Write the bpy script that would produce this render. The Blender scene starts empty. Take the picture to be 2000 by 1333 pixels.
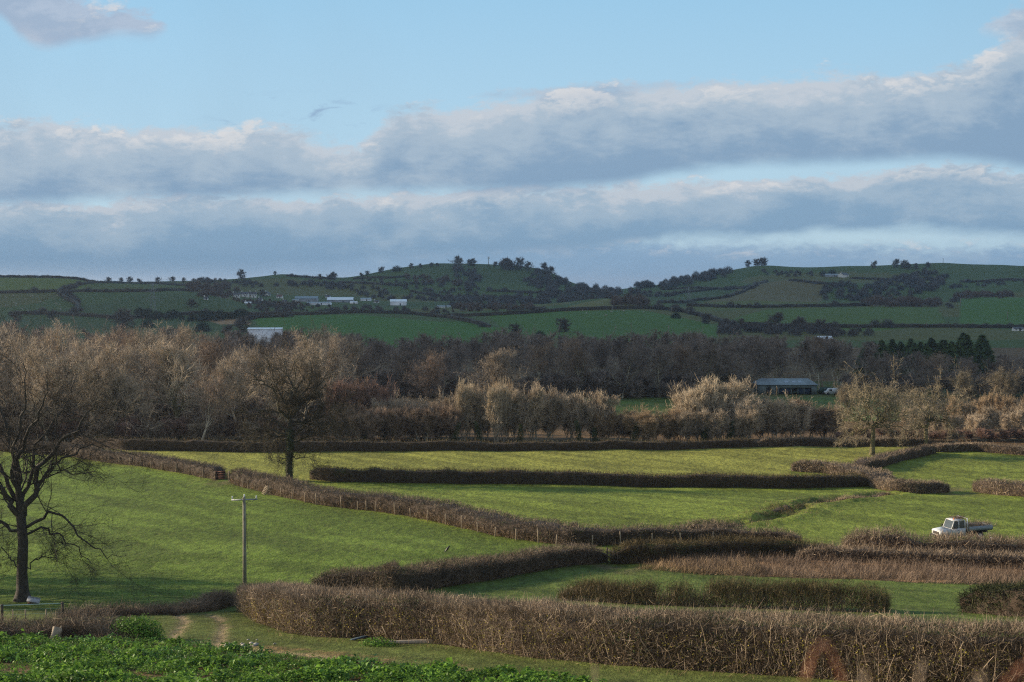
import bpy, math, random
import numpy as np
from mathutils import Vector, Matrix
R = math.radians
sc = bpy.context.scene
COL = sc.collection
rng = np.random.default_rng(7)
random.seed(7)

# ------------------------------------------------------------------ camera
F = 50.0 / 36.0 * 2000.0
PITCH = math.atan(106.5 / F)
SP, CP = math.sin(PITCH), math.cos(PITCH)
cam = bpy.data.cameras.new('camera')
cam.lens = 50; cam.sensor_width = 36; cam.clip_start = 0.05; cam.clip_end = 30000
cam.dof.use_dof = True; cam.dof.focus_distance = 140; cam.dof.aperture_fstop = 5.6
camo = bpy.data.objects.new('camera', cam); COL.objects.link(camo)
camo.location = (0, 0, 0); camo.rotation_euler = (math.pi / 2 - PITCH, 0, 0)
sc.camera = camo
sc.view_settings.view_transform = 'Standard'; sc.view_settings.look = 'None'
sc.view_settings.gamma = 1; EXPO = 0.80; sc.view_settings.exposure = EXPO
sc.cycles.max_bounces = 5; sc.cycles.diffuse_bounces = 2; sc.cycles.glossy_bounces = 2
sc.cycles.transmission_bounces = 2; sc.cycles.volume_bounces = 0; sc.cycles.transparent_max_bounces = 8
sc.cycles.use_adaptive_sampling = False; sc.cycles.adaptive_threshold = .01
sc.cycles.use_denoising = False; sc.cycles.denoiser = 'OPENIMAGEDENOISE'; sc.cycles.denoising_prefilter = 'ACCURATE'; sc.cycles.denoising_input_passes = 'RGB_ALBEDO_NORMAL'; sc.cycles.filter_width = 1.2

# sun: low, from the left and a little beyond the scene
SUN_EL = R(16.5)
SUN_H = Vector((-0.968, 0.250, 0)).normalized()
SUNV = Vector((SUN_H.x * math.cos(SUN_EL), SUN_H.y * math.cos(SUN_EL), math.sin(SUN_EL)))
sl = bpy.data.lights.new('sun', 'SUN'); sl.energy = 5.0; sl.angle = R(0.53); sl.color = (1.0, 0.83, 0.62)
so = bpy.data.objects.new('sun', sl); COL.objects.link(so)
so.rotation_euler = SUNV.to_track_quat('Z', 'Y').to_euler()


# ------------------------------------------------------------------ node helper
class NT:
    def __init__(s, nt):
        s.nt = nt; s.N = nt.nodes; s.L = nt.links
    def new(s, t, **k):
        n = s.N.new(t)
        for a, b in k.items(): setattr(n, a, b)
        return n
    def put(s, sock, v):
        if isinstance(v, bpy.types.NodeSocket): s.L.new(v, sock)
        elif v is not None:
            if isinstance(v, (tuple, list)) and len(v) == 3 and sock.type == 'RGBA': v = (*v, 1)
            sock.default_value = v
    def m(s, op, a, b=None, c=None, clamp=False):
        n = s.new('ShaderNodeMath', operation=op, use_clamp=clamp)
        s.put(n.inputs[0], a)
        if b is not None: s.put(n.inputs[1], b)
        if c is not None: s.put(n.inputs[2], c)
        return n.outputs[0]
    def add(s, a, b): return s.m('ADD', a, b)
    def sub(s, a, b): return s.m('SUBTRACT', a, b)
    def mul(s, a, b): return s.m('MULTIPLY', a, b)
    def div(s, a, b): return s.m('DIVIDE', a, b)
    def mr(s, v, a, b, c=0.0, d=1.0, t='SMOOTHSTEP'):
        n = s.new('ShaderNodeMapRange', interpolation_type=t, clamp=True) if t != 'LINEAR' else s.new('ShaderNodeMapRange', clamp=True)
        s.put(n.inputs[0], v); s.put(n.inputs[1], a); s.put(n.inputs[2], b); s.put(n.inputs[3], c); s.put(n.inputs[4], d)
        return n.outputs[0]
    def mix(s, f, a, b, blend='MIX'):
        n = s.new('ShaderNodeMix', data_type='RGBA', blend_type=blend)
        s.put(n.inputs[0], f); s.put(n.inputs[6], a); s.put(n.inputs[7], b)
        return n.outputs[2]
    def vec(s, x, y, z=0.0):
        n = s.new('ShaderNodeCombineXYZ'); s.put(n.inputs[0], x); s.put(n.inputs[1], y); s.put(n.inputs[2], z)
        return n.outputs[0]
    def noise(s, v, scale, detail=4, rough=0.5, dist=0.0):
        n = s.new('ShaderNodeTexNoise'); s.put(n.inputs['Vector'], v)
        n.inputs['Scale'].default_value = scale; n.inputs['Detail'].default_value = detail
        n.inputs['Roughness'].default_value = rough; n.inputs['Distortion'].default_value = dist
        return n.outputs[0]
    def curve(s, x, pts):
        n = s.new('ShaderNodeFloatCurve'); s.put(n.inputs[1], x)
        c = n.mapping.curves[0]
        n.mapping.use_clip = False
        c.points[0].location = pts[0]; c.points[1].location = pts[-1]
        for p in pts[1:-1]: c.points.new(*p)
        n.mapping.update()
        return n.outputs[0]


# ------------------------------------------------------------------ sky (world)
w = bpy.data.worlds.new('World'); sc.world = w; w.use_nodes = True
W = NT(w.node_tree); W.N.clear()
out = W.new('ShaderNodeOutputWorld'); bg = W.new('ShaderNodeBackground')
W.L.new(bg.outputs[0], out.inputs[0])
SKY_K = 0.14
HAZE = 0.00008
sky = W.new('ShaderNodeTexSky', sky_type='NISHITA', sun_disc=False)
sky.sun_elevation = SUN_EL; sky.sun_rotation = math.atan2(SUN_H.x, SUN_H.y)
sky.altitude = 60; sky.air_density = 1.0; sky.dust_density = 0.6; sky.ozone_density = 2.0
tc = W.new('ShaderNodeTexCoord')
sx = W.new('ShaderNodeSeparateXYZ'); W.L.new(tc.outputs['Generated'], sx.inputs[0])
yy = W.m('MAXIMUM', sx.outputs[1], 0.05)
uu = W.div(sx.outputs[0], yy); vv = W.div(sx.outputs[2], yy)
PX = W.m('MULTIPLY_ADD', uu, 2.778, 1.0)            # thousands of photo pixels
PY = W.m('MULTIPLY_ADD', vv, -2.803, 0.56)
front = W.mr(sx.outputs[1], 0.05, 0.5)
wv = W.vec(W.mul(PX, 1.0), W.mul(PY, 2.2), 0.0)
n_big = W.noise(wv, 3.0, 3, .5); n_mid = W.noise(wv, 7.5, 6, .6, .3); n_fine = W.noise(wv, 22.0, 7, .66, .25); n_ff = W.noise(W.vec(PX, W.mul(PY, 1.5)), 55.0, 6, .68, .2)
wv2 = W.vec(PX, W.add(W.mul(PY, 2.2), -0.03), 0.0)
n_mid2 = W.noise(wv2, 7.5, 6, .6, .3); n_fine2 = W.noise(wv2, 22.0, 6, .62, .25)
relief = W.add(W.mul(W.sub(n_mid, n_mid2), 1.0), W.mul(W.sub(n_fine, n_fine2), .12))
jag = W.add(W.mul(W.sub(n_mid, .5), .075), W.add(W.add(W.mul(W.sub(n_fine, .5), .085), W.mul(W.sub(n_ff, .5), .022)), W.mul(W.sub(n_big, .5), .03)))
jagb = W.add(W.mul(W.sub(n_big, .5), .05), W.mul(W.sub(n_mid, .5), .05))
S01 = W.m('MULTIPLY_ADD', PX, 1 / 2.6, .3 / 2.6)     # px -300..2300 -> 0..1
def ecurve(pts): return W.sub(.65, W.mul(W.curve(S01, [((p + 300) / 2600, (650 - q) / 800) for p, q in pts]), .8))
def srgb(r, g, b):
    f = lambda c: (c / 255 / 12.92) if c < 10 else ((c / 255 + .055) / 1.055) ** 2.4
    return tuple(f(c) / SKY_K / 2 ** EXPO for c in (r, g, b))
oth = W.noise(tc.outputs['Generated'], 2.2, 6, .55, .4)
col = W.mix(W.mul(W.mr(oth, .38, .55), .8), sky.outputs[0], srgb(172, 174, 178))       # unseen broken cloud, added to make the fill light more neutral
# pull the physical sky towards the photograph's cleaner pale blue
grad = W.mr(PY, -.1, .45, t='LINEAR')
sk2 = W.mix(grad, srgb(146, 197, 230), srgb(184, 214, 232))
col = W.mix(W.mul(front, .92), col, sk2)
def bank(col, top, bot, soft_t, soft_b, ctop, cmid, cbot, depth, jt=1.0, jb=1.0, op=1.0):
    T = ecurve(top); B = ecurve(bot)
    dt = W.add(W.sub(PY, W.sub(T, soft_t * .5)), W.mul(jag, jt))
    db = W.add(W.sub(B, PY), W.mul(jagb, jb))
    a = W.mul(W.mul(W.mr(dt, -.002, soft_t), W.mr(db, -soft_b * .5, soft_b)), W.mul(front, op))
    lit = W.add(W.add(W.div(dt, depth), W.mul(relief, -2.6)), W.add(W.mul(W.sub(n_big, .5), 2.2), W.add(W.mul(W.sub(n_mid, .5), 2.6), W.mul(W.sub(n_fine, .5), .9))))
    c = W.mix(W.mr(lit, .0, .8), ctop, cmid)
    c = W.mix(W.mr(lit, .7, 2.3), c, cbot)
    puffs = W.mul(W.mul(W.mr(W.add(n_mid, W.mul(W.sub(n_fine, .5), .35)), .51, .61), W.mr(dt, 0, .010)), W.mr(dt, depth * 1.1, depth * .35))
    c = W.mix(W.mul(puffs, .6), c, srgb(234, 230, 227))
    return W.mix(a, col, c)
# low haze and grey bank right on the horizon, then the banks from far to near
col = bank(col, [(-300, 486), (300, 480), (1200, 474), (1400, 478), (2300, 484)], [(-300, 700), (2300, 700)], .03, .02,
           srgb(158, 184, 208), srgb(142, 173, 202), srgb(134, 168, 199), .05, .6, .1, .95)
col = bank(col, [(-300, 396), (0, 397), (70, 394), (110, 402), (200, 392), (300, 385), (450, 382), (600, 388), (750, 379), (900, 370), (1100, 364), (1300, 354),
                 (1500, 348), (1700, 336), (1850, 320), (1960, 334), (2050, 345), (2300, 340)],
           [(-300, 560), (0, 560), (700, 520), (1150, 484), (1250, 470), (1450, 466), (1600, 456), (1800, 454), (2000, 464), (2300, 464)],
           .016, .022, srgb(194, 203, 213), srgb(162, 184, 203), srgb(132, 164, 192), .050, .75, .8, .97)
col = bank(col, [(-300, 236), (0, 242), (90, 234), (150, 242), (250, 252), (350, 244), (430, 256), (520, 244), (600, 262), (660, 286), (715, 276), (760, 226), (820, 212),
                 (900, 206), (980, 192), (1100, 178), (1300, 162), (1500, 154), (1620, 142), (1750, 152), (1830, 140), (1885, 124), (1940, 92), (1990, 56), (2300, -20)],
           [(-300, 406), (0, 402), (200, 396), (400, 388), (700, 382), (1000, 378), (1200, 364), (1350, 338), (1450, 330), (1700, 320), (1900, 315), (2010, 332), (2300, 337)],
           .030, .026, srgb(196, 205, 215), srgb(170, 189, 206), srgb(134, 163, 191), .080, .9, .5, .98)
col = bank(col, [(-300, 900), (1860, 300), (1900, 70), (1940, 34), (2000, 12), (2300, -50)], [(-300, -100), (1860, 40), (1920, 66), (2000, 84), (2300, 80)],
           .03, .03, srgb(190, 199, 212), srgb(160, 177, 198), srgb(150, 170, 195), .08, .8, .8, .8)
col = bank(col, [(-300, 900), (880, 260), (930, 186), (1000, 178), (1150, 168), (1300, 158), (1420, 165), (1500, 300), (2300, 900)], [(-300, -100), (900, 180), (960, 192), (1300, 178), (1450, 150), (2300, -100)],
           .014, .014, srgb(176, 194, 212), srgb(158, 180, 204), srgb(158, 180, 204), .05, .35, .35, .6)
col = bank(col, [(-300, -200), (0, -60), (120, -20), (200, 12), (300, 28), (335, 60), (380, 160), (2300, 160)],
           [(-300, 20), (0, 36), (50, 78), (100, 98), (160, 90), (230, 76), (300, 74), (340, 50), (380, -30), (2300, -100)],
           .03, .02, srgb(176, 190, 210), srgb(158, 176, 200), srgb(182, 192, 208), .08, .9, .7, .9)
# thin shreds between the banks
shred = W.mr(W.noise(W.vec(PX, W.mul(PY, 3.5)), 9.0, 6, .65, .8), .53, .72)
box = W.mul(W.mul(W.mr(PX, .36, .5), W.mr(PX, .78, .66)), W.mul(W.mr(PY, .17, .215), W.mr(PY, .275, .235)))
col = W.mix(W.mul(W.mul(shred, box), W.mul(front, .75)), col, srgb(140, 168, 200))
W.L.new(col, bg.inputs[0]); bg.inputs[1].default_value = SKY_K


# ------------------------------------------------------------------ numbers: pixels, noise, ground
def UV(px, py):
    a = (np.asarray(px, float) - 1000) / F; b = -(np.asarray(py, float) - 666.5) / F
    d = b * SP + CP
    return a / d, (b * CP - SP) / d
def PIX(u, v):
    d = CP - v * SP
    return 1000 + F * u / d, 666.5 - F * (SP + v * CP) / d
def _h(ix, iy, s):
    n = (ix * 374761393 + iy * 668265263 + s * 974634777) & 0xffffffff
    n = ((n ^ (n >> 13)) * 1274126177) & 0xffffffff
    return ((n ^ (n >> 16)) & 0xffff) / 65535.0
def vn(x, y, s=0):
    x = np.asarray(x, float); y = np.asarray(y, float)
    ix = np.floor(x).astype(np.int64); iy = np.floor(y).astype(np.int64)
    fx = x - ix; fy = y - iy; fx = fx * fx * (3 - 2 * fx); fy = fy * fy * (3 - 2 * fy)
    return (_h(ix, iy, s) * (1 - fx) + _h(ix + 1, iy, s) * fx) * (1 - fy) + (_h(ix, iy + 1, s) * (1 - fx) + _h(ix + 1, iy + 1, s) * fx) * fy
def fbm(x, y, s=0, o=4):
    t = 0; a = .5
    for i in range(o): t = t + a * vn(x * 2 ** i, y * 2 ** i, s + i * 17); a *= .5
    return t
def sstep(a, b, x): t = np.clip((x - a) / (b - a), 0, 1); return t * t * (3 - 2 * t)

UC = (np.arange(-900, 2901, 6) - 1000) / F
KZ = [(0.2, -1.62), (1.5, -1.75), (5, -2.9), (12, -5.2), (22, -8.2), (32, -10.9), (41, -12.6)]
def row(d):
    if not isinstance(d, dict): return np.full(UC.size, float(d))
    k = sorted(d); y = np.interp(1000 + F * UC, k, [d[i] for i in k])
    n = 5; return np.convolve(np.pad(y, n, mode='edge'), np.hanning(2 * n + 1) / np.hanning(2 * n + 1).sum(), 'valid')
KP = [(50, 1336), (58, 1290), (70, 1243), (85, 1203), (100, 1168), (120, 1112), (140, 1052), (165, 990), (190, 948), (230, 881),
      (300, 822), (370, 778), (450, 748), (560, 716), (700, 680),
      (850, {-900: 664, 400: 660, 600: 655, 1000: 655, 1400: 650, 1700: 648, 2900: 655}),
      (1050, {-900: 628, 0: 622, 200: 620, 330: 628, 420: 628, 500: 618, 700: 613, 850: 621, 1000: 612, 1100: 606, 1250: 603, 1400: 615, 1500: 607, 1700: 612, 1830: 622, 2000: 628, 2900: 628}),
      (1250, {-900: 572, 0: 574, 160: 572, 380: 576, 480: 596, 600: 601, 800: 601, 950: 600, 1060: 594, 1180: 583, 1260: 590, 1340: 597, 1400: 591, 1500: 592, 1700: 594, 1830: 596, 1900: 584, 2000: 583, 2900: 583}),
      (1400, {-900: 560, 0: 560, 160: 560, 380: 565, 480: 590, 600: 592, 800: 595, 950: 594, 1060: 593, 1180: 594, 1260: 590, 1340: 587, 1400: 585, 1470: 580, 1700: 590, 1830: 590, 1900: 580, 2000: 580, 2900: 580}),
      (1550, {-900: 545, 0: 541, 80: 541, 150: 545, 190: 552, 400: 560, 500: 575, 600: 580, 800: 585, 1000: 582, 1100: 580, 1200: 578, 1300: 577, 1400: 573, 1470: 556, 1540: 545, 1620: 548, 1750: 563, 1900: 565, 1960: 552, 2060: 548, 2900: 550}),
      (1680, {-900: 550, 0: 548, 200: 556, 400: 555, 500: 562, 600: 566, 700: 562, 800: 555, 1000: 552, 1100: 566, 1200: 574, 1300: 568, 1400: 558, 1480: 552, 1560: 550, 1750: 552, 1900: 545, 2000: 548, 2900: 548}),
      (1850, {-900: 555, 0: 553, 160: 554, 200: 554, 400: 549, 470: 545, 550: 535, 620: 543, 680: 543, 760: 526, 850: 515, 920: 516, 1000: 518, 1055: 525, 1080: 534, 1115: 551, 1150: 561, 1200: 567, 1250: 560, 1300: 555, 1400: 534, 1480: 519, 1560: 523, 1660: 520, 1720: 520, 1830: 514, 1900: 516, 2000: 518, 2900: 520}),
      (2100, {-900: 560, 500: 556, 900: 545, 1200: 569, 1500: 545, 2000: 530, 2900: 530}), (2700, 572), (5000, 571), (14000, 566)]
Yk = np.array([k for k, _ in KZ] + [k for k, _ in KP])
ZK = [np.full(UC.size, z) for _, z in KZ] + [UV(1000, row(d))[1] * k for k, d in KP]
ZK = np.array(ZK)
YR = np.concatenate([np.linspace(.3, 44.5, 70), np.arange(45, 112, .33), np.arange(112.4, 270, .9), np.geomspace(271, 2600, 330), np.geomspace(2700, 14000, 16)])
def pchip(x, y, q):
    h = np.diff(x)[:, None]; d = np.diff(y, axis=0) / h
    m = np.zeros_like(y); m[0] = d[0]; m[-1] = d[-1]
    w1 = 2 * h[1:] + h[:-1]; w2 = h[1:] + 2 * h[:-1]
    with np.errstate(divide='ignore', invalid='ignore'):
        hm = (w1 + w2) / (w1 / d[:-1] + w2 / d[1:])
    m[1:-1] = np.where(d[:-1] * d[1:] > 0, hm, 0)
    i = np.clip(np.searchsorted(x, q) - 1, 0, x.size - 2)
    hh = (x[i + 1] - x[i])[:, None]; t = ((q - x[i])[:, None]) / hh
    return (2 * t**3 - 3 * t**2 + 1) * y[i] + (t**3 - 2 * t**2 + t) * hh * m[i] + (-2 * t**3 + 3 * t**2) * y[i + 1] + (t**3 - t**2) * hh * m[i + 1]
Z = pchip(Yk, ZK, YR)
YG = YR[:, None] + 0 * UC[None]; XG = YR[:, None] * UC[None]
Z += (fbm(XG / 9, YG / 9, 3, 3) - .45) * .45 * sstep(60, 120, YG) * (1 - .6 * sstep(300, 500, YG))
Z += (fbm(XG / 1.1, YG / 1.6, 9, 2) - .4) * .10
Z += (fbm(XG / 90, YG / 90, 31, 3) - .45) * 4.5 * sstep(900, 1300, YG)
def plin(pts, n=60):
    p = np.array(pts, float); t = np.linspace(0, len(p) - 1, n * (len(p) - 1) + 1)
    return np.stack([np.interp(t, np.arange(len(p)), p[:, i]) for i in range(p.shape[1])], 1)
def gz(x, y):
    """ground height at world x, y"""
    x = np.asarray(x, float); y = np.maximum(np.asarray(y, float), .31)
    fi = np.clip((x / y - UC[0]) / (UC[1] - UC[0]), 0, UC.size - 1.001); i = fi.astype(int); fi = fi - i
    j = np.clip(np.searchsorted(YR, y) - 1, 0, YR.size - 2); fj = np.clip((y - YR[j]) / (YR[j + 1] - YR[j]), 0, 1)
    return (Z[j, i] * (1 - fi) + Z[j, i + 1] * fi) * (1 - fj) + (Z[j + 1, i] * (1 - fi) + Z[j + 1, i + 1] * fi) * fj
def G(px, py, ymin=30.0):
    """first ground point seen through photo pixel px, py"""
    u, v = UV(px, py)
    i = int(np.clip(round((u - UC[0]) / (UC[1] - UC[0])), 0, UC.size - 1))
    zz = Z[:, i]; k = np.nonzero((zz >= v * YR) & (YR > ymin))[0]
    if k.size == 0: j = int(np.argmax(np.where(YR < 2300, zz / YR, -9)))
    else: j = int(k[0])
    if j > 0 and k.size:
        a = zz[j - 1] - v * YR[j - 1]; b = zz[j] - v * YR[j]
        t = a / (a - b) if a < 0 else 0
        Y = YR[j - 1] + t * (YR[j] - YR[j - 1])
    else: Y = YR[j]
    return np.array([u * Y, Y, gz(u * Y, Y)])
def at(px, py, Y):
    u, v = UV(px, py); return np.array([u * Y, Y, v * Y])
def dpath(X, Y, P):
    """distance from every ground vertex to a world polyline P (n,2)"""
    d = np.full(X.shape, 1e9)
    lo = P.min(0) - 8; hi = P.max(0) + 8
    m = (X > lo[0]) & (X < hi[0]) & (Y > lo[1]) & (Y < hi[1])
    x = X[m][:, None]; y = Y[m][:, None]
    for k in range(0, len(P), 30): 
        q = P[k:k + 30]; d[m] = np.minimum(d[m], np.sqrt((x - q[None, :, 0])**2 + (y - q[None, :, 1])**2).min(1))
    return d
def gp(pts, n=20): return plin([G(*p)[:2] for p in pts], n)
# the drainage gully of the middle field
GUL = gp([(1350, 1030), (1440, 1022), (1500, 1012), (1545, 998), (1570, 985), (1640, 975), (1735, 965)])
dg = dpath(XG, YG, GUL)
gn = fbm(XG / 1.7, YG / 2.3, 5, 3); dg = dg + 2.4 * (fbm(XG / 3.1, YG / 3.1, 65, 2) - .4); Z -= .5 * np.exp(-(dg / 1.1)**2) * sstep(.15, .6, gn) * 1.3; Z += .32 * np.exp(-((dg - 2.2) / 1.2)**2) * (gn - .1) * 2
RUT1 = gp([(300, 1275), (335, 1250), (352, 1228), (362, 1212), (352, 1203), (335, 1198)]); RUT2 = gp([(415, 1285), (425, 1262), (432, 1240), (437, 1222), (428, 1208), (405, 1200)])
RUT3 = gp([(425, 1262), (480, 1268), (560, 1275), (650, 1284), (760, 1296), (900, 1308), (1050, 1322), (1250, 1345)])
dr = np.minimum(np.minimum(dpath(XG, YG, RUT1), dpath(XG, YG, RUT2)), dpath(XG, YG, RUT3) * 1.0)
Z -= .09 * np.exp(-(dr / .3)**2)


# ------------------------------------------------------------------ mesh + material helpers
def mesh(name, V, quads=None, tris=None, mats=(), smooth=False, mi=None):
    V = np.asarray(V, np.float32).reshape(-1, 3)
    q = np.asarray(quads if quads is not None else np.zeros((0, 4)), np.int32).reshape(-1, 4)
    t = np.asarray(tris if tris is not None else np.zeros((0, 3)), np.int32).reshape(-1, 3)
    me = bpy.data.meshes.new(name)
    me.vertices.add(len(V)); me.vertices.foreach_set('co', V.ravel())
    me.loops.add(q.size + t.size); me.loops.foreach_set('vertex_index', np.concatenate([q.ravel(), t.ravel()]))
    me.polygons.add(len(q) + len(t))
    me.polygons.foreach_set('loop_start', np.concatenate([np.arange(len(q)) * 4, q.size + np.arange(len(t)) * 3]).astype(np.int32))
    if smooth: me.polygons.foreach_set('use_smooth', np.ones(len(q) + len(t), bool))
    if mi is not None: me.polygons.foreach_set('material_index', np.asarray(mi, np.int32))
    me.update(calc_edges=True)
    for m in (mats if isinstance(mats, (list, tuple)) else [mats]): me.materials.append(m)
    return me
def link(name, me, parent=None, loc=None):
    o = bpy.data.objects.new(name, me); COL.objects.link(o)
    if parent: o.parent = parent
    if loc is not None: o.location = loc
    return o
def tag(o, label=None, cat=None, group=None, kind=None):
    if label: o['label'] = label
    if cat: o['category'] = cat
    if group: o['group'] = group
    if kind: o['kind'] = kind
    return o
def empty(name, loc, label, cat, group=None, rz=0, s=1):
    o = bpy.data.objects.new(name, None); COL.objects.link(o); o.empty_display_size = .2
    o.location = loc; o.rotation_euler = (0, 0, rz); o.scale = (s,) * 3 if not isinstance(s, tuple) else s
    return tag(o, label, cat, group)
class Buf:
    def __init__(s): s.V = []; s.Q = []; s.T = []; s.n = 0; s.mq = []; s.mt = []
    def add(s, V, q=None, t=None, m=0):
        V = np.asarray(V, float).reshape(-1, 3); s.V.append(V)
        if q is not None and len(q): q = np.asarray(q, int).reshape(-1, 4); s.Q.append(q + s.n); s.mq += [m] * len(q)
        if t is not None and len(t): t = np.asarray(t, int).reshape(-1, 3); s.T.append(t + s.n); s.mt += [m] * len(t)
        s.n += len(V); return s
    def mesh(s, name, mats=(), smooth=False):
        return mesh(name, np.concatenate(s.V), np.concatenate(s.Q) if s.Q else None, np.concatenate(s.T) if s.T else None, mats, smooth, s.mq + s.mt if max(s.mq + s.mt + [0]) else None)
    def box(s, x0, x1, y0, y1, z0, z1, m=0):
        V = [(x, y, z) for x in (x0, x1) for y in (y0, y1) for z in (z0, z1)]
        return s.add(V, [(0, 1, 3, 2), (4, 6, 7, 5), (0, 4, 5, 1), (2, 3, 7, 6), (0, 2, 6, 4), (1, 5, 7, 3)], m=m)
    def bar(s, a, b, w, d=None, m=0):
        """square bar from a to b"""
        a = Vector(a); b = Vector(b); t = (b - a).normalized(); d = d or w
        n = t.cross(Vector((0, 0, 1)));  n = Vector((1, 0, 0)) if n.length < .01 else n.normalized()
        o = n.cross(t)
        V = [p + n * i * w / 2 + o * j * d / 2 for p in (a, b) for i in (-1, 1) for j in (-1, 1)]
        return s.add([tuple(v) for v in V], [(0, 1, 3, 2), (4, 6, 7, 5), (0, 4, 5, 1), (2, 3, 7, 6), (0, 2, 6, 4), (1, 5, 7, 3)], m=m)
    def tube(s, P, Rr, k=8, m=0, cap=True):
        P = np.asarray(P, float); n = len(P); Rr = np.broadcast_to(Rr, (n,))
        T = np.gradient(P, axis=0); T /= np.linalg.norm(T, axis=1)[:, None] + 1e-9
        a = np.array([0, 0, 1.]) if abs(T[0, 2]) < .8 else np.array([1., 0, 0])
        A = np.cross(T, a); A /= np.linalg.norm(A, axis=1)[:, None]; B = np.cross(T, A)
        th = np.arange(k) * 2 * np.pi / k
        V = P[:, None] + Rr[:, None, None] * (A[:, None] * np.cos(th)[None, :, None] + B[:, None] * np.sin(th)[None, :, None])
        q = [(i * k + j, i * k + (j + 1) % k, (i + 1) * k + (j + 1) % k, (i + 1) * k + j) for i in range(n - 1) for j in range(k)]
        V = V.reshape(-1, 3); t = []
        if cap:
            V = np.concatenate([V, P[:1], P[-1:]]); c = n * k
            t = [(c, (j + 1) % k, j) for j in range(k)] + [(c + 1, (n - 1) * k + j, (n - 1) * k + (j + 1) % k) for j in range(k)]
        return s.add(V, q, t, m=m)
    def prism(s, poly, y0, y1, m=0):
        """polygon in x,z extruded along y (convex)"""
        n = len(poly); V = [(x, y0, z) for x, z in poly] + [(x, y1, z) for x, z in poly]
        q = [(i, (i + 1) % n, n + (i + 1) % n, n + i) for i in range(n)]
        t = [(0, i + 1, i) for i in range(1, n - 1)] + [(n, n + i, n + i + 1) for i in range(1, n - 1)]
        return s.add(V, q, t, m=m)

def mat(name, c1, c2=None, rough=.8, nscale=0, obj_var=0.0, isl=False, bump=0, bscale=20, spec=.2, metal=0, trans=0):
    m = bpy.data.materials.new(name); m.use_nodes = True; T = NT(m.node_tree)
    b = T.N['Principled BSDF']; b.inputs['Roughness'].default_value = rough
    b.inputs['Specular IOR Level'].default_value = spec; b.inputs['Metallic'].default_value = metal
    c = (*c1, 1)
    tcn = T.new('ShaderNodeTexCoord')
    if c2 is not None:
        if isl: f = T.new('ShaderNodeNewGeometry').outputs['Random Per Island']
        else: f = T.mr(T.noise(tcn.outputs['Object'], nscale or 5, 5, .6), .3, .7)
        c = T.mix(f, c1, c2)
    if obj_var:
        r = T.new('ShaderNodeObjectInfo').outputs['Random']
        g = T.m('MULTIPLY_ADD', r, 2 * obj_var, 1 - obj_var)
        n = T.new('ShaderNodeVectorMath', operation='SCALE'); T.put(n.inputs[0], c if not isinstance(c, tuple) else c[:3]); T.put(n.inputs['Scale'], g)
        c = n.outputs[0]
    lf = None
    if isl and c2 is not None:          # slow drift of tone along the plant
        lf = T.mr(T.noise(tcn.outputs['Object'], .55, 3, .6), .35, .65, .62, 1.3, 'LINEAR'); n = T.new('ShaderNodeVectorMath', operation='SCALE'); T.put(n.inputs[0], c); T.put(n.inputs['Scale'], lf); c = n.outputs[0]
    T.put(b.inputs['Base Color'], c)
    if trans:
        tb = T.new('ShaderNodeBsdfTranslucent'); T.put(tb.inputs[0], c); ms_ = T.new('ShaderNodeMixShader'); ms_.inputs[0].default_value = trans
        T.L.new(b.outputs[0], ms_.inputs[1]); T.L.new(tb.outputs[0], ms_.inputs[2]); T.L.new(ms_.outputs[0], T.N['Material Output'].inputs['Surface'])
    if bump:
        bn = T.new('ShaderNodeBump'); bn.inputs['Strength'].default_value = bump; bn.inputs['Distance'].default_value = .03
        T.put(bn.inputs['Height'], T.noise(tcn.outputs['Object'], bscale, 5, .6)); T.L.new(bn.outputs[0], b.inputs['Normal'])
    return m


# ------------------------------------------------------------------ ground cover
def pip(X, Y, poly):
    c = np.zeros(X.shape, bool); n = len(poly)
    for i in range(n):
        x0, y0 = poly[i]; x1, y1 = poly[(i + 1) % n]
        if y0 == y1: continue
        c ^= ((Y < y0) != (Y < y1)) & (X < (x1 - x0) * (Y - y0) / (y1 - y0) + x0)
    return c
def wpoly(pts, ymin=30): return [tuple(G(*p, ymin)[:2]) for p in pts]
C = np.zeros(Z.shape + (3,)); C[:] = (.062, .115, .022)
def paint(pts, c, ymin=30, ymax=9999):
    m = pip(XG, YG, wpoly(pts, ymin)) & (YG > ymin) & (YG < ymax); C[m] = c
C[(YG < 112) & (XG > -40)] = (.072, .112, .032)
C[YG > 236] = (.10, .075, .045)
C[(YG > 110) & (YG <= 236)] = (.105, .165, .032)
# pasture in the valley, field by field; tones mix grass colour and uneven light
paint([(-900, 925), (60, 890), (440, 935), (700, 995), (1000, 1052), (1150, 1070), (900, 1095), (640, 1140), (470, 1180), (-900, 1215)], (.078, .140, .026))
paint([(-300, 866), (700, 880), (1480, 873), (1810, 871), (1700, 900), (1545, 912), (1540, 952), (620, 940), (440, 925), (150, 885)], (.155, .195, .050))
paint([(1700, 950), (1830, 884), (2400, 884), (2400, 975), (1900, 958)], (.115, .170, .036))
paint([(600, 1150), (1150, 1098), (1350, 1118), (2300, 1150), (2300, 1230), (500, 1230)], (.066, .112, .030))
m = (YG > 300) & (YG < 372) & (XG > 12) & (XG < 95); C[m] = (.060, .115, .030)
m = (YG > 372) & (YG < 460) & (XG > 60) & (XG < 150); C[m] = (.070, .10, .032)
# rough bank and reedy strip
paint([(1240, 1100), (1450, 1070), (1600, 1068), (2300, 1085), (2300, 1155), (1700, 1133), (1400, 1122)], (.19, .135, .085))
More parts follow.
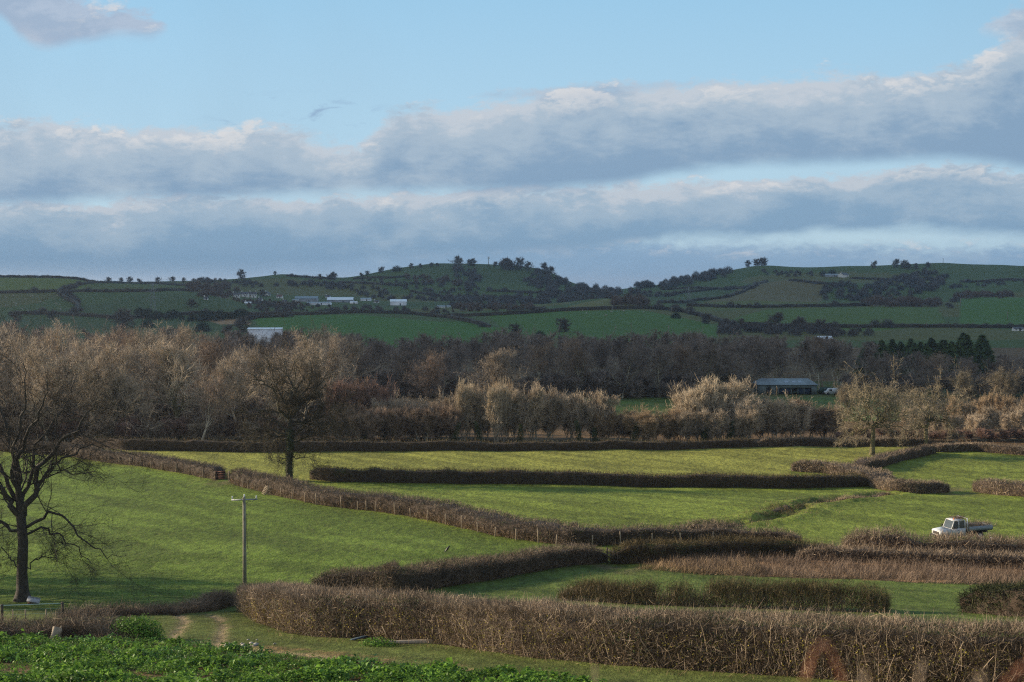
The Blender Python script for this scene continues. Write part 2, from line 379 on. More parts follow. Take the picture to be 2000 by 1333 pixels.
# far country: chequered pasture, scrub and plough, some colours raised as if sunlit
far = YG > 700
cell = vn(XG / 210 + .4 * vn(YG / 200, XG / 300, 4), YG / 170, 77); cc = fbm(XG / 60, YG / 90, 12, 3)
C[far] = (.046, .082, .026)
k = far & (cell > .62); C[k] = (.072, .088, .032)  # olive fields, their colour lifted to read as sunlit patches
k = far & (cell < .33); C[k] = (.040, .072, .026)
paint([(-900, 535), (0, 543), (150, 547), (186, 552), (150, 566), (120, 572), (-900, 574)], (.085, .125, .022), 700)  # left ridge field: weak sun put in as a lighter green
paint([(125, 571), (188, 553), (385, 562), (385, 571)], (.060, .088, .022), 700)
paint([(490, 619), (700, 615), (900, 628), (1000, 646), (1000, 700), (560, 700)], (.040, .115, .018), 700)
paint([(950, 616), (1250, 606), (1400, 634), (1400, 700), (1000, 655)], (.045, .110, .022), 700)
paint([(1090, 604), (1180, 584), (1260, 590), (1250, 603), (1100, 609)], (.100, .115, .040), 700)
paint([(1370, 592), (1460, 560), (1540, 546), (1610, 551), (1600, 592)], (.090, .090, .045), 700)
paint([(1290, 604), (1400, 590), (1680, 592), (1600, 603), (1400, 607)], (.072, .098, .026), 700)
paint([(1380, 636), (1500, 605), (1830, 600), (1850, 636), (1700, 648)], (.055, .105, .022), 700)
paint([(1870, 585), (2300, 585), (2300, 640), (1880, 640)], (.046, .115, .022), 700)
paint([(400, 622), (480, 622), (490, 634), (430, 634)], (.22, .16, .10), 700)
# foreground: crop soil, track, ruts
e = np.interp(PIX(UC, 0)[0], [-900, 0, 400, 600, 1000, 1150, 1400], [1235, 1237, 1262, 1290, 1312, 1332, 1372])
EDGE = np.array([G(p, q)[:2] for p, q in zip(PIX(UC, 0)[0][::8], e[::8])])
yedge = np.interp(UC, UC[::8], EDGE[:, 1])
crop = YG < yedge[None]
C[crop] = (.10, .085, .045)
C[(YG > 70) & (YG < 74) & (XG > -35) & (XG < -12)] = (.065, .11, .03)
ny = fbm(XG * 1.3, YG * 1.3, 21, 3)
rut = np.exp(-(dr / (.26 + .24 * ny))**2) * sstep(.25, .4, ny)
C = C * (1 - rut[..., None] * .85) + np.array((.25, .22, .175)) * rut[..., None] * .85
mud = np.exp(-(dpath(XG, YG, gp([(470, 1262), (600, 1272), (760, 1290), (900, 1305)])) / .8)**2) * sstep(.4, .6, ny)
C = C * (1 - mud[..., None] * .8) + np.array((.17, .12, .075)) * mud[..., None] * .8
gl = np.exp(-(dg / 1.4)**2) * sstep(.3, .55, fbm(XG / 1.5, YG / 1.5, 8, 3))
C = C * (1 - gl[..., None] * .8) + np.array((.10, .095, .045)) * gl[..., None] * .8
# broad pale and dark streaks left by the mower / grazing
st = fbm((XG + YG * .9) / 3.2, (YG - XG * .25) / 14, 40, 3)
C *= np.array((1.24, 1.0, .78)); C *= .99; C[far] *= 1.14; C *= (1 + (sstep(.3, .6, st) - .5)[..., None] * .40 * (YG < 700)[..., None])  # the far term brightens the hill colours to suggest sun on them
C *= (.80 + .42 * fbm(XG / 6, YG / 6, 50, 3))[..., None]
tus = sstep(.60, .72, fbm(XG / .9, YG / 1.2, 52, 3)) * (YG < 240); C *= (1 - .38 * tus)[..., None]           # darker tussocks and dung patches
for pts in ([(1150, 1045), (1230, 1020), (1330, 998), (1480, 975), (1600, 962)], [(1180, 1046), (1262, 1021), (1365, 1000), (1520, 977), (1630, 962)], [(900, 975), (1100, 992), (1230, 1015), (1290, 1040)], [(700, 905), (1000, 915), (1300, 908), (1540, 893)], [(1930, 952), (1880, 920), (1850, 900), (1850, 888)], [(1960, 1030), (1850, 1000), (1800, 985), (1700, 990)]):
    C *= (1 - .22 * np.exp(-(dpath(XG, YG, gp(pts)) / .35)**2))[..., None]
for (px_, py_, rr_) in ((432, 940, 3.2), (1195, 1108, 3.0), (1875, 962, 3.5), (1600, 1068, 3.0)):
    p_ = G(px_, py_); mm = np.exp(-(((XG - p_[0])**2 + ((YG - p_[1]) / 1.6)**2) / rr_**2)) * sstep(.3, .6, fbm(XG, YG, 61, 3)); C = C * (1 - .75 * mm[..., None]) + np.array((.13, .09, .055)) * .75 * mm[..., None]
J, I = Z.shape
gv = np.stack([XG, YG, Z], -1).reshape(-1, 3)
idx = np.arange(J * I).reshape(J, I)
gq = np.stack([idx[:-1, :-1], idx[:-1, 1:], idx[1:, 1:], idx[1:, :-1]], -1).reshape(-1, 4)
mg = bpy.data.materials.new('pasture'); mg.use_nodes = True; T = NT(mg.node_tree); b = T.N['Principled BSDF']
b.inputs['Roughness'].default_value = .9; b.inputs['Specular IOR Level'].default_value = .12
at_ = T.new('ShaderNodeAttribute', attribute_name='cover'); tcg = T.new('ShaderNodeTexCoord')
ps = T.new('ShaderNodeVectorMath', operation='MULTIPLY'); T.L.new(tcg.outputs['Object'], ps.inputs[0]); ps.inputs[1].default_value = (1, .45, 1)
n1 = T.noise(ps.outputs[0], 1.6, 6, .7); n2 = T.noise(tcg.outputs['Object'], .35, 4, .6); n3 = T.noise(ps.outputs[0], 7, 4, .7)
f = T.m('MULTIPLY_ADD', T.mr(n1, .3, .7), .6, .6); f = T.mul(f, T.m('MULTIPLY_ADD', n2, .5, .88)); f = T.mul(f, T.m('MULTIPLY_ADD', T.mr(n3, .3, .7), .5, .77))
sc_ = T.new('ShaderNodeVectorMath', operation='SCALE'); T.L.new(at_.outputs['Color'], sc_.inputs[0]); T.L.new(f, sc_.inputs['Scale'])
straw = T.mix(T.mul(T.mr(T.noise(ps.outputs[0], 2.7, 5, .7, .5), .52, .70), .34), sc_.outputs[0], (.20, .17, .07))
T.put(b.inputs['Base Color'], straw)
bp = T.new('ShaderNodeBump'); bp.inputs['Strength'].default_value = 1.0; bp.inputs['Distance'].default_value = .35
T.put(bp.inputs['Height'], T.add(n1, T.mul(n3, .35))); T.L.new(bp.outputs[0], b.inputs['Normal'])
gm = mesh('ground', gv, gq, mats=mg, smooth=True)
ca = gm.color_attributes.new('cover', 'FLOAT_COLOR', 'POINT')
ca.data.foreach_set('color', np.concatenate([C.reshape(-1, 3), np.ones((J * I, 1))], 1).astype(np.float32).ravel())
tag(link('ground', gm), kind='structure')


# ------------------------------------------------------------------ twigs
def nrm(v): return v / (np.linalg.norm(v, axis=-1, keepdims=True) + 1e-9)
def ribbons(P, D, L, Wd, bend=.3, seg=2, tip=.35, r=rng):
    """thin two-segment strips: roots P, directions D, lengths L, widths Wd"""
    n = len(P); L = np.broadcast_to(L, (n,)); Wd = np.broadcast_to(Wd, (n,))
    side = nrm(np.cross(D, r.normal(size=(n, 3)))); bv = r.normal(size=(n, 3)) * bend
    pts = []; p = P.copy(); d = nrm(D)
    for i in range(seg + 1):
        pts.append(p); d = nrm(d + bv / seg); p = p + d * (L / seg)[:, None]
    V = np.empty((n, seg + 1, 2, 3))
    for i in range(seg + 1):
        ww = (Wd * (1 - (1 - tip) * i / seg) * .5)[:, None]
        V[:, i, 0] = pts[i] - side * ww; V[:, i, 1] = pts[i] + side * ww
    base = (np.arange(n) * (seg + 1) * 2)[:, None]
    q = np.concatenate([base + np.array([2 * i, 2 * i + 1, 2 * i + 3, 2 * i + 2]) for i in range(seg)], 0)
    return V.reshape(-1, 3), q
def leaves(P, N, size, r=rng, fold=.25, asp=.6):
    n = len(P); size = np.broadcast_to(size, (n,))[:, None]
    a = nrm(np.cross(N, r.normal(size=(n, 3)))); b_ = nrm(np.cross(N, a)); N = nrm(N)
    V = np.stack([P - a * size * .5, P + b_ * size * asp * .5 + N * size * fold * .3, P + a * size * .5, P - b_ * size * asp * .5 + N * size * fold * .3], 1)
    i = (np.arange(n) * 4)[:, None]
    return V.reshape(-1, 3), i + np.array([0, 1, 2, 3])

# ------------------------------------------------------------------ trees
def grow(P, Rd, N, t0, ang, ratio, rr, K, wig, trop, r, t1=1.0, shape=None, minr=0.004, lenjit=.3, lens=None):
    """children of the branches P (n,k,3) with radii Rd (n,k): N per branch"""
    n, k, _ = P.shape
    seg = np.linalg.norm(np.diff(P, axis=1), axis=2); plen = seg.sum(1)
    pi = np.repeat(np.arange(n), N); m = len(pi)
    t = t0 + (t1 - t0) * ((np.tile(np.arange(N), n) + r.random(m)) / N)
    f = t * (k - 1); j = np.minimum(f.astype(int), k - 2); g = (f - j)[:, None]
    p = P[pi, j] * (1 - g) + P[pi, j + 1] * g; tan = nrm(P[pi, j + 1] - P[pi, j])
    rad = Rd[pi, j] * (1 - g[:, 0]) + Rd[pi, j + 1] * g[:, 0]
    az = r.random(m) * 2 * np.pi + np.tile(np.arange(N), n) * 2.4
    ref = np.where(np.abs(tan[:, 2:3]) < .9, np.array([[0, 0, 1.]]), np.array([[1., 0, 0]]))
    A = nrm(np.cross(tan, ref)); B = np.cross(tan, A)
    a = R(ang) * (1 + .3 * r.normal(size=m)); 
    d = tan * np.cos(a)[:, None] + (A * np.cos(az)[:, None] + B * np.sin(az)[:, None]) * np.sin(a)[:, None]
    ln = (plen[pi] if lens is None else lens) * ratio * (1 + lenjit * r.normal(size=m)).clip(.35, 1.8)
    if shape is not None: ln = ln * shape(t)
    r0 = np.maximum(rad * rr, minr)
    Q = np.empty((m, K + 1, 3)); Q[:, 0] = p
    for i in range(K):
        d = nrm(d + r.normal(size=(m, 3)) * wig + np.array([0, 0, trop])); Q[:, i + 1] = Q[:, i] + d * (ln / K)[:, None]
    RR = r0[:, None] * np.linspace(1, .3, K + 1)[None]
    return Q, np.maximum(RR, minr * .6)
def tubes(P, Rd, s):
    n, k, _ = P.shape
    T = np.gradient(P, axis=1); T = nrm(T)
    ref = np.where(np.abs(T[:, :1, 2:3]) < .8, np.array([0, 0, 1.]), np.array([1., 0, 0]))
    A = nrm(np.cross(T, np.broadcast_to(ref, T.shape))); B = np.cross(T, A)
    if s == 2:
        rr = rng.random((n, 1, 1)) * np.pi; A = A * np.cos(rr) + B * np.sin(rr)
        V = np.stack([P - A * Rd[..., None], P + A * Rd[..., None]], 2)
        base = (np.arange(n) * k * 2)[:, None]
        q = np.concatenate([base + np.array([2 * i, 2 * i + 1, 2 * i + 3, 2 * i + 2]) for i in range(k - 1)], 0)
        return V.reshape(-1, 3), q
    th = np.arange(s) * 2 * np.pi / s
    V = P[:, :, None] + Rd[:, :, None, None] * (A[:, :, None] * np.cos(th)[:, None] + B[:, :, None] * np.sin(th)[:, None])
    base = (np.arange(n) * k * s)[:, None]
    q = np.concatenate([base + np.array([i * s + j, i * s + (j + 1) % s, (i + 1) * s + (j + 1) % s, (i + 1) * s + j]) for i in range(k - 1) for j in range(s)], 0)
    return V.reshape(-1, 3), q
def poly_branch(pts, r0, r1, K=14, wig=.12, r=rng):
    p = plin(pts, 30); d = np.r_[0, np.cumsum(np.linalg.norm(np.diff(p, axis=0), axis=1))]
    q = np.stack([np.interp(np.linspace(0, d[-1], K + 1), d, p[:, i]) for i in range(3)], 1)
    q[1:-1] += r.normal(size=(K - 1, 3)) * wig
    return q[None], np.linspace(r0, r1, K + 1)[None]
M_BARK = mat('oak_bark', (.075, .066, .052), (.035, .031, .026), nscale=3, bump=.6)
M_BARKMOSS = mat('mossy_bark', (.19, .17, .08), (.07, .06, .035), nscale=1.2, bump=.6)
M_BARKGREY = mat('grey_bark', (.42, .38, .27), (.19, .17, .12), nscale=1.5, bump=.4, obj_var=.3)
M_BARKPALE = mat('pale_bark', (.55, .48, .35), (.30, .25, .17), nscale=1.5, obj_var=.2)
M_TWDARK = mat('dark_twigs', (.055, .046, .036), (.03, .026, .022), isl=True, spec=.1)
M_TWOAK = mat('oak_twigs', (.10, .082, .052), (.045, .037, .026), isl=True, spec=.1)
M_TWRIGHT = mat('lichened_twigs', (.36, .30, .20), (.15, .125, .085), isl=True, spec=.1)
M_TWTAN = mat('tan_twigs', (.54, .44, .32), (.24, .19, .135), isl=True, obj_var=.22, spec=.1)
M_TWBROWN = mat('brown_twigs', (.36, .265, .19), (.15, .11, .08), isl=True, obj_var=.25, spec=.1)
M_TWGREY = mat('grey_twigs', (.52, .42, .31), (.23, .19, .135), isl=True, obj_var=.2, spec=.1)
M_TWORANGE = mat('orange_twigs', (.46, .34, .21), (.22, .16, .10), isl=True, obj_var=.15, spec=.1)
M_TWPALE = mat('pale_twigs', (.60, .50, .36), (.30, .24, .165), isl=True, obj_var=.12, spec=.1)
M_TWRED = mat('red_twigs', (.34, .22, .17), (.16, .105, .08), isl=True, obj_var=.15, spec=.1)
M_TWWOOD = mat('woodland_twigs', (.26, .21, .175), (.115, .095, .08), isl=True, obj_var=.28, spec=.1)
M_IVY = mat('ivy_leaves', (.06, .09, .024), (.022, .036, .014), isl=True, rough=.6, spec=.15)
M_CONIF = mat('conifer_needles', (.10, .15, .04), (.03, .055, .022), isl=True, obj_var=.25)
M_FARTREE = mat('far_twigs', (.17, .145, .12), (.08, .07, .06), isl=True, obj_var=.2)
M_FARDARK = mat('far_dark_foliage', (.03, .05, .03), (.016, .028, .02), isl=True, obj_var=.2)

def ivy_on(P, Rd, n, r, size=.14, spread=.22):
    k = P.shape[1]; f = r.random(n)**.8 * (k - 1.001); j = f.astype(int); g = (f - j)[:, None]
    i = r.integers(0, P.shape[0], n)
    p = P[i, j] * (1 - g) + P[i, j + 1] * g; d = nrm(r.normal(size=(n, 3)) * np.array([1, 1, .4]))
    return leaves(p + d * (Rd[i, j][:, None] + spread * r.random((n, 1))), d + r.normal(size=(n, 3)) * .5, size * (.6 + .8 * r.random(n)), r)
def tree_meshes(name, seed, H=18, r0=.28, fork=.3, limbs=14, ang=45, spread=.45, trop=.10, sub=(6, 7, 9), tw=.035, wig=.13, mt=None, mc=None, lean=.1, twl=.9, ivy=0, stems=1, twtrop=.12, l2=.52, l3=.52, l2r=.6, limb_list=None, trunk=None, tang=40, topup=1.0):
    """returns (trunk mesh, crown mesh, ivy mesh or None)"""
    r = np.random.default_rng(seed); K = 10
    if trunk is not None: T0, R0 = trunk
    else:
        T0 = np.empty((stems, K + 1, 3)); p = r.normal(size=(stems, 3)) * np.array([.5, .5, 0]) * (stems > 1); p[:, 2] = -.25
        d = nrm(np.array([[0, 0, 1.]]) + r.normal(size=(stems, 3)) * (lean if stems == 1 else .33) * np.array([1, 1, 0])); T0[:, 0] = p
        for i in range(K):
            d = nrm(d + r.normal(size=(stems, 3)) * wig * .6 + np.array([0, 0, .06])); p = p + d * (H * .86 / K) * (1 + .1 * r.normal(size=(stems, 1)) * (stems > 1)); T0[:, i + 1] = p
        R0 = r0 * np.linspace(1, .12, K + 1)[None]**.9 * np.ones((stems, 1)); R0[:, 0] *= 1.5
    tb = Buf(); cb = Buf()
    tb.add(*tubes(T0, R0, 8 if stems == 1 else 5))
    shp = lambda t: (1.15 - .75 * ((t - fork) / (1 - fork)).clip(0, 1))
    L1, r1 = grow(T0, R0, limbs, fork, ang, spread, .55, 7, wig, trop, r, shape=shp, minr=.02, lens=H * .9)
    Ls = [(L1, r1)]
    if limb_list: Ls = [(a, b) for a, b in limb_list] + ([(L1, r1)] if limbs else [])
    allL2 = []
    for (A, B) in Ls:
        tb.add(*tubes(A, B, 5))
        a2, b2 = grow(A, B, sub[0], .12, 48, l2, l2r, 5, wig * 1.2, trop * .8, r, minr=.012, lenjit=.35)
        tb.add(*tubes(a2, b2, 4)); 
        a3, b3 = grow(a2, b2, sub[1], .12, 45, l3, .6, 4, wig * 1.3, trop, r, minr=tw * .45, lenjit=.35)
        cb.add(*tubes(a3, b3, 3))
        for (c, dd) in ((a2, b2), (a3, b3)):
            nn = sub[2] if c is a3 else sub[2] + 2
            a4, b4 = grow(c, dd, nn, .15, tang, 1, .5, 2, .22, twtrop, r, minr=tw * .5, lens=twl)
            cb.add(*tubes(a4, b4, 2))
    iv = None
    if ivy:
        ib = Buf(); ib.add(*ivy_on(T0[:, :7], R0, ivy, r)); iv = ib.mesh(name + '_ivy', M_IVY)
    return tb.mesh(name + '_trunk', mt, True), cb.mesh(name + '_crown', mc), iv
HT = {}
def thgt(ms):
    k = ms[1].name
    if k not in HT: v = np.empty(len(ms[1].vertices) * 3, np.float32); ms[1].vertices.foreach_get('co', v); HT[k] = float(np.percentile(v[2::3], 99.3))
    return HT[k]
def plant(nm, ms, loc, label, cat, group=None, rz=0, s=1, mt=None, mc=None):
    e = empty(nm, loc, label, cat, group, rz, s)
    for n, me, m in (('trunk', ms[0], mt), ('crown', ms[1], mc), ('ivy', ms[2], None)):
        if me is None: continue
        o = link(n, me, e)
        if m: o.material_slots[0].link = 'OBJECT'; o.material_slots[0].material = m
    return e


# ------------------------------------------------------------------ hedges
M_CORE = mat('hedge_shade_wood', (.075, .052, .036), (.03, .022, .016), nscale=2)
M_HN = mat('hawthorn_twigs', (.39, .305, .215), (.125, .094, .068), isl=True, spec=.12)
M_HB = mat('blackthorn_twigs', (.27, .210, .150), (.10, .078, .056), isl=True, spec=.1)
M_HD = mat('dark_hedge_twigs', (.17, .135, .065), (.06, .046, .026), isl=True, spec=.1)
M_CUT = mat('cut_twig_ends', (.42, .35, .27), (.22, .16, .11), isl=True, spec=.1)
M_DRY = mat('dry_grass', (.36, .26, .15), (.18, .12, .07), isl=True, spec=.1)
M_REED = mat('dead_reeds', (.29, .215, .155), (.105, .075, .054), isl=True, spec=.1)
M_YEL = mat('yellow_leaves', (.42, .34, .06), (.14, .15, .03), isl=True, trans=.3)
M_GRASS = mat('grass_blades', (.12, .19, .035), (.06, .11, .02), isl=True, spec=.1, trans=.35)
M_FHEDGE = mat('far_hedge', (.07, .06, .042), (.035, .032, .025), nscale=.15)

def resample(P, ds):
    P = np.asarray(P); d = np.r_[0, np.cumsum(np.linalg.norm(np.diff(P[:, :2], axis=0), axis=1))]
    n = max(2, int(d[-1] / ds) + 1); s = np.linspace(0, d[-1], n)
    # rounded corners: interpolate then smooth
    q = np.stack([np.interp(s, d, P[:, i]) for i in range(P.shape[1])], 1); return q, s, d[-1]
def path3(pts, ds=.5, ymin=30, smooth=3):
    P = np.array([G(p[0], p[1], ymin) for p in pts]); q, s, L = resample(P, ds)
    for _ in range(smooth):
        if len(q) > 4: q[1:-1] = (q[:-2] + 2 * q[1:-1] + q[2:]) / 4
    q[:, 2] = gz(q[:, 0], q[:, 1]); return q, s, L
HN = [0]
def hedge(pts, H, Wd, label, mt=None, n=4000, tl=.5, tw=.012, core=.86, name='hedge', ymin=30, ds=.5, back=True, top=None, up=.5, rough=.12, gaps=0, group=None, leafy=0, low=0, cut=0, stems=0, mcore=None, cat='hedge', hv=.1, stems_w=.03, seed=None, kind=None, ivy=0, ivs=.09):
    """a hedge whose near foot follows pts (photo pixels on the ground)"""
    HN[0] += 1; r = np.random.default_rng(seed or 100 + HN[0])
    q, s, L = path3(pts, ds, ymin); N = len(q)
    t = np.gradient(q[:, :2], axis=0); t /= np.linalg.norm(t, axis=1)[:, None]
    nv = np.stack([-t[:, 1], t[:, 0]], 1)                       # sideways, towards the back
    toc = -(q[:, :2]); sg = np.sign((nv * toc).sum(1)); sg = -np.sign(np.median(sg) + 1e-6); nv *= sg
    Hs = np.broadcast_to(np.interp(np.linspace(0, 1, N), np.linspace(0, 1, np.size(H)), np.atleast_1d(H)), (N,)) * (1 + hv * 2 * (fbm(s / 2.5, s * 0 + HN[0], 5, 3) - .45))
    Ws = np.interp(np.linspace(0, 1, N), np.linspace(0, 1, np.size(Wd)), np.atleast_1d(Wd))
    tp_ = .5 + .5 * sstep(-.2, 1.6, np.minimum(s, L - s)); Hs = Hs * (.35 + .65 * tp_); Ws = Ws * (1 + .22 * (fbm(s / 3.1, s * 0, HN[0] + 9, 3) - .45) * 2)
    cx = q[:, :2] + nv * (Ws / 2)[:, None]; g0 = np.minimum(gz(cx[:, 0], cx[:, 1]), q[:, 2])
    # a section of the hedge: foot-front, shoulder, top, shoulder, foot-back
    SEC = np.array([(-.42, -.08), (-.47, .3), (-.50, .62), (-.49, .90), (-.44, .985), (0, 1.0), (.44, .985), (.49, .90), (.50, .62), (.47, .3), (.42, -.08)])
    def surf(i, a, k=1.0):
        """i: float index along, a: 0..1 round the section"""
        f = np.clip(i, 0, N - 1.001); j = f.astype(int); g = f - j
        lerp = lambda A: A[j] * (1 - g) + A[j + 1] * g if A.ndim == 1 else A[j] * (1 - g)[:, None] + A[j + 1] * g[:, None]
        c = lerp(cx); nn = lerp(nv); h = lerp(Hs); ww = lerp(Ws); gg = lerp(g0)
        af = a * 10; aj = np.minimum(af.astype(int), 9); ag = (af - aj)[:, None]
        sc2 = SEC[aj] * (1 - ag) + SEC[aj + 1] * ag; off = sc2[:, 0] * ww * k; zz = gg + sc2[:, 1] * h * (k if k < 1 else 1)
        p = np.column_stack([c + nn * off[:, None], zz])
        cen = np.column_stack([c, gg + .55 * h]); return p, nrm((p - cen) * np.array([1, 1, .8])), nn, h
    bf = Buf()
    out = []
    e = None
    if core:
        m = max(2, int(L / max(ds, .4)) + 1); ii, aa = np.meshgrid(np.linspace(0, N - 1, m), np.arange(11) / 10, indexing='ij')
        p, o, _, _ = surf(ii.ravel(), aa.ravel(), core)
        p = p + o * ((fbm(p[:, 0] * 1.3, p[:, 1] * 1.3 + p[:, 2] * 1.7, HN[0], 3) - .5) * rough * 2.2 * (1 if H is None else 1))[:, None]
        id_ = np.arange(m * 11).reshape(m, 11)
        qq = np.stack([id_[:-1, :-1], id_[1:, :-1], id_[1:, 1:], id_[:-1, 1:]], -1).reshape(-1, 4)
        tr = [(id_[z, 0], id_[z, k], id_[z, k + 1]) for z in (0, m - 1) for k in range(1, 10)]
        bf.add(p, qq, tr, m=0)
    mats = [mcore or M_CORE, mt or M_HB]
    if n:
        i = r.random(n) * (N - 1); a = r.random(n) * (.97 if back else .62) + .015
        # keep a clump pattern
        p, o, nn, h = surf(i, a); 
        if gaps:
            keep = fbm(i * ds / 1.3, a * 3, HN[0], 3) > gaps * (.35 + .3 * vn(i * ds / 4, i * 0, 3)); i, a, p, o, nn, h = i[keep], a[keep], p[keep], o[keep], nn[keep], h[keep]
        k = len(p); dirs = nrm(o * (.55 + .4 * r.random((k, 1))) + np.array([0, 0, up]) + r.normal(size=(k, 3)) * .55)
        ln = tl * (.45 + r.random(k)); inn = .3 + .7 * r.random((k, 1))
        endin = np.minimum(i, N - 1 - i) * ds
        p = p - dirs * ln[:, None] * inn + r.normal(size=(k, 3)) * rough * .5
        bf.add(*ribbons(p, dirs, ln, tw * (.5 + r.random(k)), .35, r=r), m=1)
        # ends
        for E, sgn in ((0, -1), (N - 1, 1)):
            kk = max(20, int(n * .35 / max(L, 1))); jj = np.full(kk, E - (.01 if E else 0.) * 1.0)
            pe, oe, _, _ = surf(jj, r.random(kk), .3); pe2, _, _, _ = surf(jj, r.random(kk), 1.0); w_ = r.random((kk, 1)); pe = pe * w_ + pe2 * (1 - w_)
            te = np.array([*(t[E] * sgn), 0]); de = nrm(te + r.normal(size=(kk, 3)) * .6 + np.array([0, 0, .2]))
            bf.add(*ribbons(pe, de, tl * (.4 + .7 * r.random(kk)), tw, .3, r=r), m=1)
    def extra(cnt, arange, mm, fn):
        i = r.random(cnt) * (N - 1); a = arange[0] + (arange[1] - arange[0]) * r.random(cnt); p, o, nn, h = surf(i, a)
        V, qd = fn(p, o, cnt); mats.append(mm); bf.add(V, qd, m=len(mats) - 1)
    # strays standing proud of the cut top, and patches of ivy
    if n and 'hill' not in name: extra(max(6, int(L * 2.2)), (.36, .64), mt or M_HB, lambda p, o, c: ribbons(p - np.array([0, 0, .1]), nrm(np.array([0, 0, 1.]) + r.normal(size=(c, 3)) * .3), (.25 + .75 * r.random(c)**2), tw * 1.1, .25, r=r))
    if ivy:
        i = r.random(ivy * 3) * (N - 1); a = .03 + .6 * r.random(ivy * 3); kk = fbm(i * ds / 1.6, a * 5, HN[0] + 40, 3) > .54; i = i[kk][:ivy]; a = a[kk][:ivy]; p, o, nn, h = surf(i, a, 1.02)
        V, qd = leaves(p + o * .06 * r.random((len(p), 1)), o + r.normal(size=p.shape) * .6, ivs * (.6 + .8 * r.random(len(p))), r); mats.append(M_IVY); bf.add(V, qd, m=len(mats) - 1)
    if cut: extra(cut, (.33, .66), M_CUT, lambda p, o, c: ribbons(p - np.array([0, 0, .08]), nrm(np.array([0, 0, 1.]) + r.normal(size=(c, 3)) * .35), tl * .45 * (.4 + r.random(c)), tw * 1.3, .15, r=r))
    if leafy: extra(leafy, (.02, .30), M_YEL, lambda p, o, c: leaves(p - np.array([0, 0, .5]) * r.random((c, 1))**.7 * np.maximum(p[:, 2:3] * 0 + 1, 0) + r.normal(size=(c, 3)) * .06, o + r.normal(size=(c, 3)) * .6, .07 * (.5 + r.random(c)), r))
    if low: extra(low, (.0, .1), M_DRY, lambda p, o, c: ribbons(p * np.array([1, 1, 1]) - np.array([0, 0, .05]), nrm(np.array([0, 0, 1.]) + r.normal(size=(c, 3)) * .4), .45 * (.4 + r.random(c)), tw * .9, .3, r=r))
    if stems:
        def st_(p, o, c):
            b_ = p - np.array([0, 0, 1.]) * 0 ; return ribbons(b_, nrm(np.array([0, 0, 1.]) + r.normal(size=(c, 3)) * .3), .82 * np.mean(H) * (.5 + .5 * r.random(c)), stems_w, .18, 3, .5, r=r)
        extra(stems, (.0, .12), M_HN, st_)
    q0 = q[0].copy()
    bf.V = [v - q0 for v in bf.V]
    me = bf.mesh(name, mats)
    o = link(name, me, None, q0); tag(o, label, cat, group, kind); return o, q


# ------------------------------------------------------------------ hedges of the valley, near to far
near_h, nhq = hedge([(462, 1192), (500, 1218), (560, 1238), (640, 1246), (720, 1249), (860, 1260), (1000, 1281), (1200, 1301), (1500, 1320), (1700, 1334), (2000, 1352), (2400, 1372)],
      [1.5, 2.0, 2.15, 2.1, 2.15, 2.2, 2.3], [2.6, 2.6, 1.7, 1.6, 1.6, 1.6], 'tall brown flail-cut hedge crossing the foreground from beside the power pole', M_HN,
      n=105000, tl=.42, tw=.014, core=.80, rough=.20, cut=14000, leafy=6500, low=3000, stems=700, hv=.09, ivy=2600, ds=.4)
hedge([(610, 1152), (690, 1156), (770, 1161), (870, 1148), (1000, 1127), (1100, 1108), (1189, 1099)], [1.2, 1.9, 1.9, 1.7, 1.7, 1.6], 1.7,
      'dark shaded hedge curving up from the near hedge to the broken wooden gate', M_HB, n=34000, tl=.42, tw=.018, core=.82, rough=.25, low=1500, hv=.22, ivy=1500)
hedge([(1200, 1103), (1290, 1100), (1400, 1093), (1500, 1088), (1560, 1090), (1650, 1096)], [1.7, 1.6, 1.7, 1.4, .8], 1.6,
      'ivy-clad dark hedge behind the pale reeds, right of the broken gate', M_HD, n=15000, tl=.55, tw=.022, core=.82, rough=.3, leafy=500, low=900, hv=.28, ivy=2600)
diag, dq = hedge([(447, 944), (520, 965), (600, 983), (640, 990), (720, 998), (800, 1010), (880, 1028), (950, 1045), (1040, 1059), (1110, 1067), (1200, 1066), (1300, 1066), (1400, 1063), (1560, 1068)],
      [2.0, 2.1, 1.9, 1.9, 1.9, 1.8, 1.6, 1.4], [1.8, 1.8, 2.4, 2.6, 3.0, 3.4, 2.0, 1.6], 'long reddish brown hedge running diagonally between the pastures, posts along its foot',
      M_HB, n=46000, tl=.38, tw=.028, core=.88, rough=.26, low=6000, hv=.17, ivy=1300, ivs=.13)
dl, dlq = hedge([(-140, 872), (-40, 880), (60, 886), (130, 891), (200, 903), (300, 916), (360, 926), (418, 938)], [1.9, 1.9, 1.8], 1.9,
      'brown hedge with posts at the top of the striped pasture, ending at the rusty gate', M_HB, n=24000, tl=.36, tw=.032, core=.9, rough=.25, low=2600)
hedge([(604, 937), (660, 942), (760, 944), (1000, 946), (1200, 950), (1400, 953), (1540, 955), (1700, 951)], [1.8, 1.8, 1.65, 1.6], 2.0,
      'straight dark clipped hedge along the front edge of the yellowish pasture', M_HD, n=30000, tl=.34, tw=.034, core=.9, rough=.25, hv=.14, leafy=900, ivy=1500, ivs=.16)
hedge([(140, 872), (240, 880), (480, 884), (700, 882), (1000, 882), (1300, 880), (1480, 874)], [1.9, 1.8, 1.5, 1.45], 1.8,
      'low very dark hedge along the far edge of the yellowish pasture below the bare thickets', M_HD, n=18000, tl=.34, tw=.042, core=.9, rough=.26, hv=.16, ivy=260, ivs=.17)
hedge([(1480, 874), (1600, 872), (1700, 873), (1822, 872)], 1.35, 1.6, 'pale brown low hedge behind the two mossy oaks', M_HN, n=9000, tl=.34, tw=.042, core=.9, rough=.26, hv=.16, ivy=260, ivs=.17)
